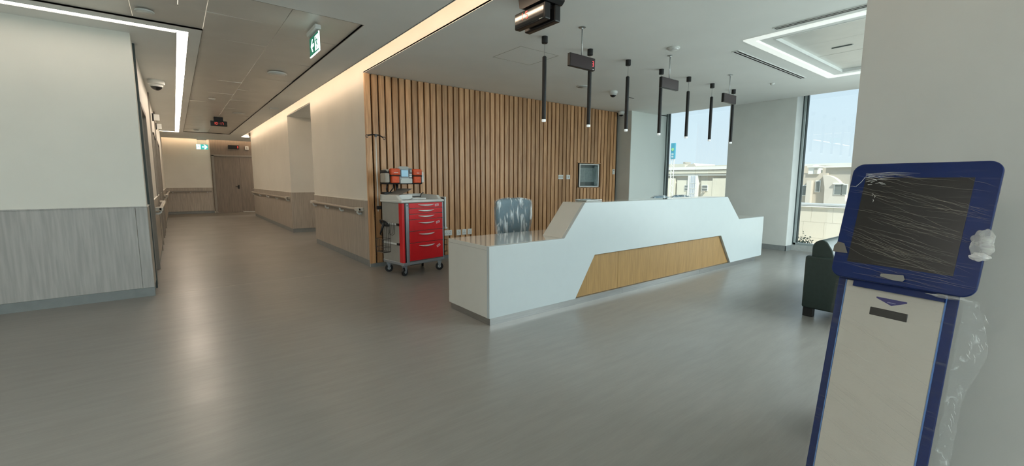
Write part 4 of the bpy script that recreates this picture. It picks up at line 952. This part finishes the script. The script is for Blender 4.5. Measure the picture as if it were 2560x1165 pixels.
onf(mk('film_flap', lump((.395, -.008, -.268), .030, .008, .040, 3), m_lump, kk, True), HF)
onf(mk('film_flap', lump((.398, -.012, -.312), .022, .007, .012, 8), m_cr2, kk, True), HF)
onf(mk('film_flap', lump((.345, .008, -.452), .045, .02, .006, 5), m_lump, kk, True), HF)
# loose film hanging down the right side of the body
bm = BM(); V = []
for i in range(9):
    row = []
    for j in range(41):
        u = i/8; z = -j/40*.98; wv = (.055*math.exp(-((z+.16)/.14)**2)+.022*math.exp(-((z+.5)/.2)**2)+.006)
        x = .178+u*wv; y = .03+u*.05+.012*mnoise.noise((u*3, z*14, 2))
        row.append(bm.verts.new((x+.006*mnoise.noise((u*2, z*22, 7)), y, z)))
    V.append(row)
for i in range(8):
    for j in range(40): bm.faces.new((V[i][j], V[i+1][j], V[i+1][j+1], V[i][j+1]))
onf(mk('loose_film', bm, film('loose_film', .06, .38, (1, 1, 1), scale=28, col=(.9, .93, .92), bump=.9, rough=.12), kk, True), BF)
bm = BM()
for k in range(26):
    z = -rnd.choice([rnd.uniform(.03, .2), rnd.uniform(.03, .2), rnd.uniform(.3, .6)]); x = .19+rnd.uniform(0, .045)*math.exp(-((z+.15)/.2)**2)+(.01 if z > -.2 else 0)
    tube(bm, [(x, .045, z), (x+.004, .043, z-.008), (x+rnd.uniform(0, .012), .045, z-rnd.uniform(.012, .03))], [.0003, .0011, .0002], 4)
onf(mk('film_glints', bm, m_cr2, kk, kind='stuff'), BF)

# ---------------------------------------------------------------- outside: terrace, street, houses
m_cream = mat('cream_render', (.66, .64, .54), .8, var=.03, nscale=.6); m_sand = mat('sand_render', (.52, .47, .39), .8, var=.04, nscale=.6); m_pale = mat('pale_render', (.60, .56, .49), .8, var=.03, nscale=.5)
m_wg = mat('dark_window_glass', (.18, .20, .19), .15); m_wf = mat('white_frame', (.75, .76, .72), .5); m_drab = mat('grey_beige_render', (.42, .40, .35), .8, var=.03, nscale=.5)  # last one is the grey-beige render of the plain walls
gr = mk('ground', box(BM(), 9.9, 120, -60, 110, -6.2, -6), mat('dusty_ground', (.50, .45, .36), .9, var=.1, nscale=.3), None, kind='structure')
tr_ = struct('terrace', box(BM(), 9.9, 14.4, -8, 12, -1.4, -.35), mat('terrace_paving', (.66, .63, .57), .8, var=.05, nscale=2))
pp = thing('parapet', 'cream tiled parapet wall outside the right window', 'wall', (14, 4, -.35))
mk('core', box(BM(), .012, .35, -9, 9, 0, 1.01), m_pale, pp); mk('coping', box(BM(), -.06, .42, -9, 9, 1.01, 1.035, .004), m_wf, pp); mk('coping', box(BM(), -.03, .40, -9, 9, 1.045, 1.105, .01, 2), mat('coping_grey', (.46, .48, .48), .5), pp)
m_ptile = mat('parapet_tile', (.62, .58, .49), .75, var=.04, nscale=1.5)
for r_ in range(3):
    z0, z1 = ((.592, 1.008), (.150, .590), (0, .148))[r_]
    for k in range(-4, 9):
        yy = -.40+.50*k*1.0+(0 if r_ % 2 else .32); mk('tile', box(BM(), 0, .02, yy-1.6+.002, yy-1.6+.498, z0, z1-.002), m_ptile, pp)
# shrub on the terrace
bm = BM(); rn = random.Random(4)
for k in range(420):
    c = Vector((rn.gauss(0, .10), rn.gauss(0, .10), .20+rn.gauss(0, .10))); d = Vector((rn.uniform(-1, 1), rn.uniform(-1, 1), rn.uniform(0, 1))).normalized()*.05; s_ = d.orthogonal().normalized()*.016
    bm.faces.new([bm.verts.new(p) for p in (c, c+d*.5+s_, c+d, c+d*.5-s_)])
t = thing('potted_shrub', 'small dark shrub on the terrace at the foot of the right window', 'plant', (10.9, 3.50, -.35)); mk('leaves', bm, mat('leaf', (.05, .09, .06), .6, var=.4), t, kind='stuff').location = (0, 0, .08); mk('stem', cyl(BM(), (0, 0, .05), (0, 0, .3), .012, seg=6), m_door, t); mk('pot', lathe(BM(), [(.10, 0), (.14, .16), (.12, .16), (.10, .14)]), m_drab, t, True)

bx = 45
B1 = thing('street_building', 'cream building with banded cornice seen through the left window', 'building', (bx, 26, -6))
def bpart(name, y0, y1, z0, z1, proud, m, par=B1): return mk(name, box(BM(), -proud, .0 if proud else 12, y0-26, y1-26, z0+6, z1+6), m, par)
mk('wall', box(BM(), 0, 12, -18, 16, 0, 8.75), m_drab, B1)
for (z0, z1, pdr, m) in ((2.62, 2.95, .55, m_wf), (2.22, 2.55, .45, m_cream), (1.98, 2.16, .30, m_wf)): bpart('cornice', 8, 42, z0, z1, pdr, m)
bpart('dark_joint', 8, 42, 2.56, 2.61, .3, m_drab)
bpart('raised_block', 27.35, 42, -6, 1.72, .25, m_cream); bpart('raised_block', 25.72, 27.08, -6, 1.50, .25, m_cream); bpart('raised_block', 23.0, 24.25, -6, 1.46, .25, m_cream); bpart('raised_block', 8, 23.0, -6, 1.70, .28, m_cream)
tw = bpart('stair_tower', 24.62, 25.72, -6, 2.02, .40, m_wf); 
gz = mk('glazing', box(BM(), -.44, -.41, -1.18, -.60, 0, 7.95), mat('tower_glass', (.45, .50, .56), .2), tw)
bm = BM()
for k in range(14): box(bm, -.47, -.44, -1.18, -.60, .55*k, .55*k+.05)
for k in range(4): box(bm, -.47, -.44, -1.18+.19*k, -1.16+.19*k, 0, 7.95)
mk('mullions', bm, m_wf, tw)
for (y, z, hw) in ((25.87, .67, .20), (23.8, .68, .27)):
    wd = bpart('window', y-hw-.06, y+hw+.06, z-.34, z+.32, .30, m_wf); mk('pane', box(BM(), -.33, -.30, y-26-hw, y-26+hw, z+6-.26, z+6+.25), m_wg, wd); mk('transom', box(BM(), -.35, -.33, y-26-hw, y-26+hw, z+6-.05, z+6), m_wf, wd)
mk('air_unit', box(BM(), -.5, -.28, -2.25, -2.05, 6.18, 6.38), m_drab, B1)
B2 = thing('rooftop_block', 'low pale rooftop blocks behind the cream building', 'building', (60, 34, -6)); mk('wall', box(BM(), 0, 6, 1.2, 12, 0, 9.98), m_cream, B2); mk('gable', prism(BM(), [(0, -.6, 0), (0, -.6, 9.5), (0, -.2, 10.0), (0, .5, 9.9), (0, 1.0, 9.6), (0, 1.0, 0)], (6, 0, 0)), m_pale, B2); mk('wall', box(BM(), 0, 6, -12, -.6, 0, 9.62), m_cream, B2)
mk('roof_tank', box(BM(), 0, 1.5, 1.15, 1.5, 9.98, 10.25), m_drab, B2)
# street sign on a lattice mast
t = thing('street_sign', 'blue sign with green and yellow logo on a lattice mast by the left window', 'sign', (24, 14.89, -6))
mk('board', box(BM(), -.06, .06, -.14, .13, 8.72, 9.66, .01), mat('sign_blue', (.05, .30, .42), .4), t)
mk('logo', lathe(BM(), [(.085, 0), (.085, .012), (.002, .013)], (-.075, 0, 9.28), 20, 'X'), mat('logo_green', (.30, .62, .25), .4), t)
bm = BM()
for z in (8.80, 8.86, 8.95, 9.0): box(bm, -.066, -.058, -.07, .07, z, z+.03)
mk('lettering', bm, m_wf, t)
bm = BM()
for yy in (-.10, .09): box(bm, -.02, .02, yy, yy+.025, 0, 8.72)
for k in range(44): 
    z = k*.2; s_ = 1 if k % 2 else -1; tube(bm, [(0, -.09*s_, z), (0, .09*s_, z+.2)], .016, 4)
mk('lattice_mast', bm, m_wf, t)
# villas beyond the parapet
V1 = thing('villa', 'pale villa with curved gable and turret beyond the parapet', 'house', (32, 9, -6))
def vp(name, y0, y1, z0, z1, proud, m, par=V1, depth=None): return mk(name, box(BM(), -proud, depth if depth is not None else .0, y0-9, y1-9, z0+6, z1+6), m, par)
mk('wall', box(BM(), .6, 9, -5, .48, 0, 8.26), m_drab, V1); mk('roof_edge', box(BM(), .4, 9, -5, .55, 8.26, 8.34), m_wf, V1); mk('wall', box(BM(), .3, 9, .3, 4, 0, 7.92), m_sand, V1); mk('tower_wall', box(BM(), 2.2, 4, .95, 2.6, 7.92, 8.45), m_sand, V1)
pts = [(-2.2, 0), (-2.2, 5.5)]+[(.45-1.65*math.cos(a)-.0, 7.82-1.9+1.9*math.sin(a)) for a in [R(90)*i/12 for i in range(13)]]+[(.1, 0)]
pts = [(-2.2, 0), (-2.2, 6.0)]+[(-.95+1.4*math.sin(a)*1.0, 6.05+1.75*(1-(1-math.sin(a)))*1.0) for a in [R(90)*i/12 for i in range(13)]]
gb = [(-2.2, 0), (-2.2, 6.2), (-.82, 6.2)]+[(.45-1.27*(1-i/12)**1.0, 6.2+1.6*(1-((1-i/12))**2)**.5) for i in range(1, 13)]+[(.30, 7.0), (.15, 0)]
mk('curved_gable', prism(BM(), [(0, y, z) for y, z in gb], (.6, 0, 0)), m_pale, V1)
tt = vp('turret', 9.72, 10.32, 1.85, 2.28, -.2, m_wf, depth=.8); mk('cap', box(BM(), .1, .9, .68, 1.36, 8.28, 8.36), m_wf, tt); mk('finial', lathe(BM(), [(.2, 8.36), (.12, 8.42), (.002, 8.46)], (.5, 1.02, 0), 12), m_wf, tt); mk('opening', box(BM(), .17, .2, .82, 1.0, 7.9, 8.2), m_drab, tt)
vp('pilaster', 10.02, 10.28, -6, 1.45, .05, m_pale, depth=.3)
for (y, z, hw, hh) in ((9.74, 1.07, .10, .32), (10.42, .80, .14, .30), (8.58, .90, .17, .28), (8.27, .90, .12, .28)):
    wd = vp('window', y-hw-.04, y+hw+.04, z-hh-.04, z+hh+.06, .04 if y < 9 else -.24, m_wf, depth=.0 if y < 9 else .32); xx = -.05 if y < 9 else .23
    mk('pane', box(BM(), xx-.01, xx, y-9-hw, y-9+hw, z+6-hh, z+6+hh), m_wg, wd)
vp('lintel', 8.3, 8.85, 1.22, 1.30, .12, m_wf)
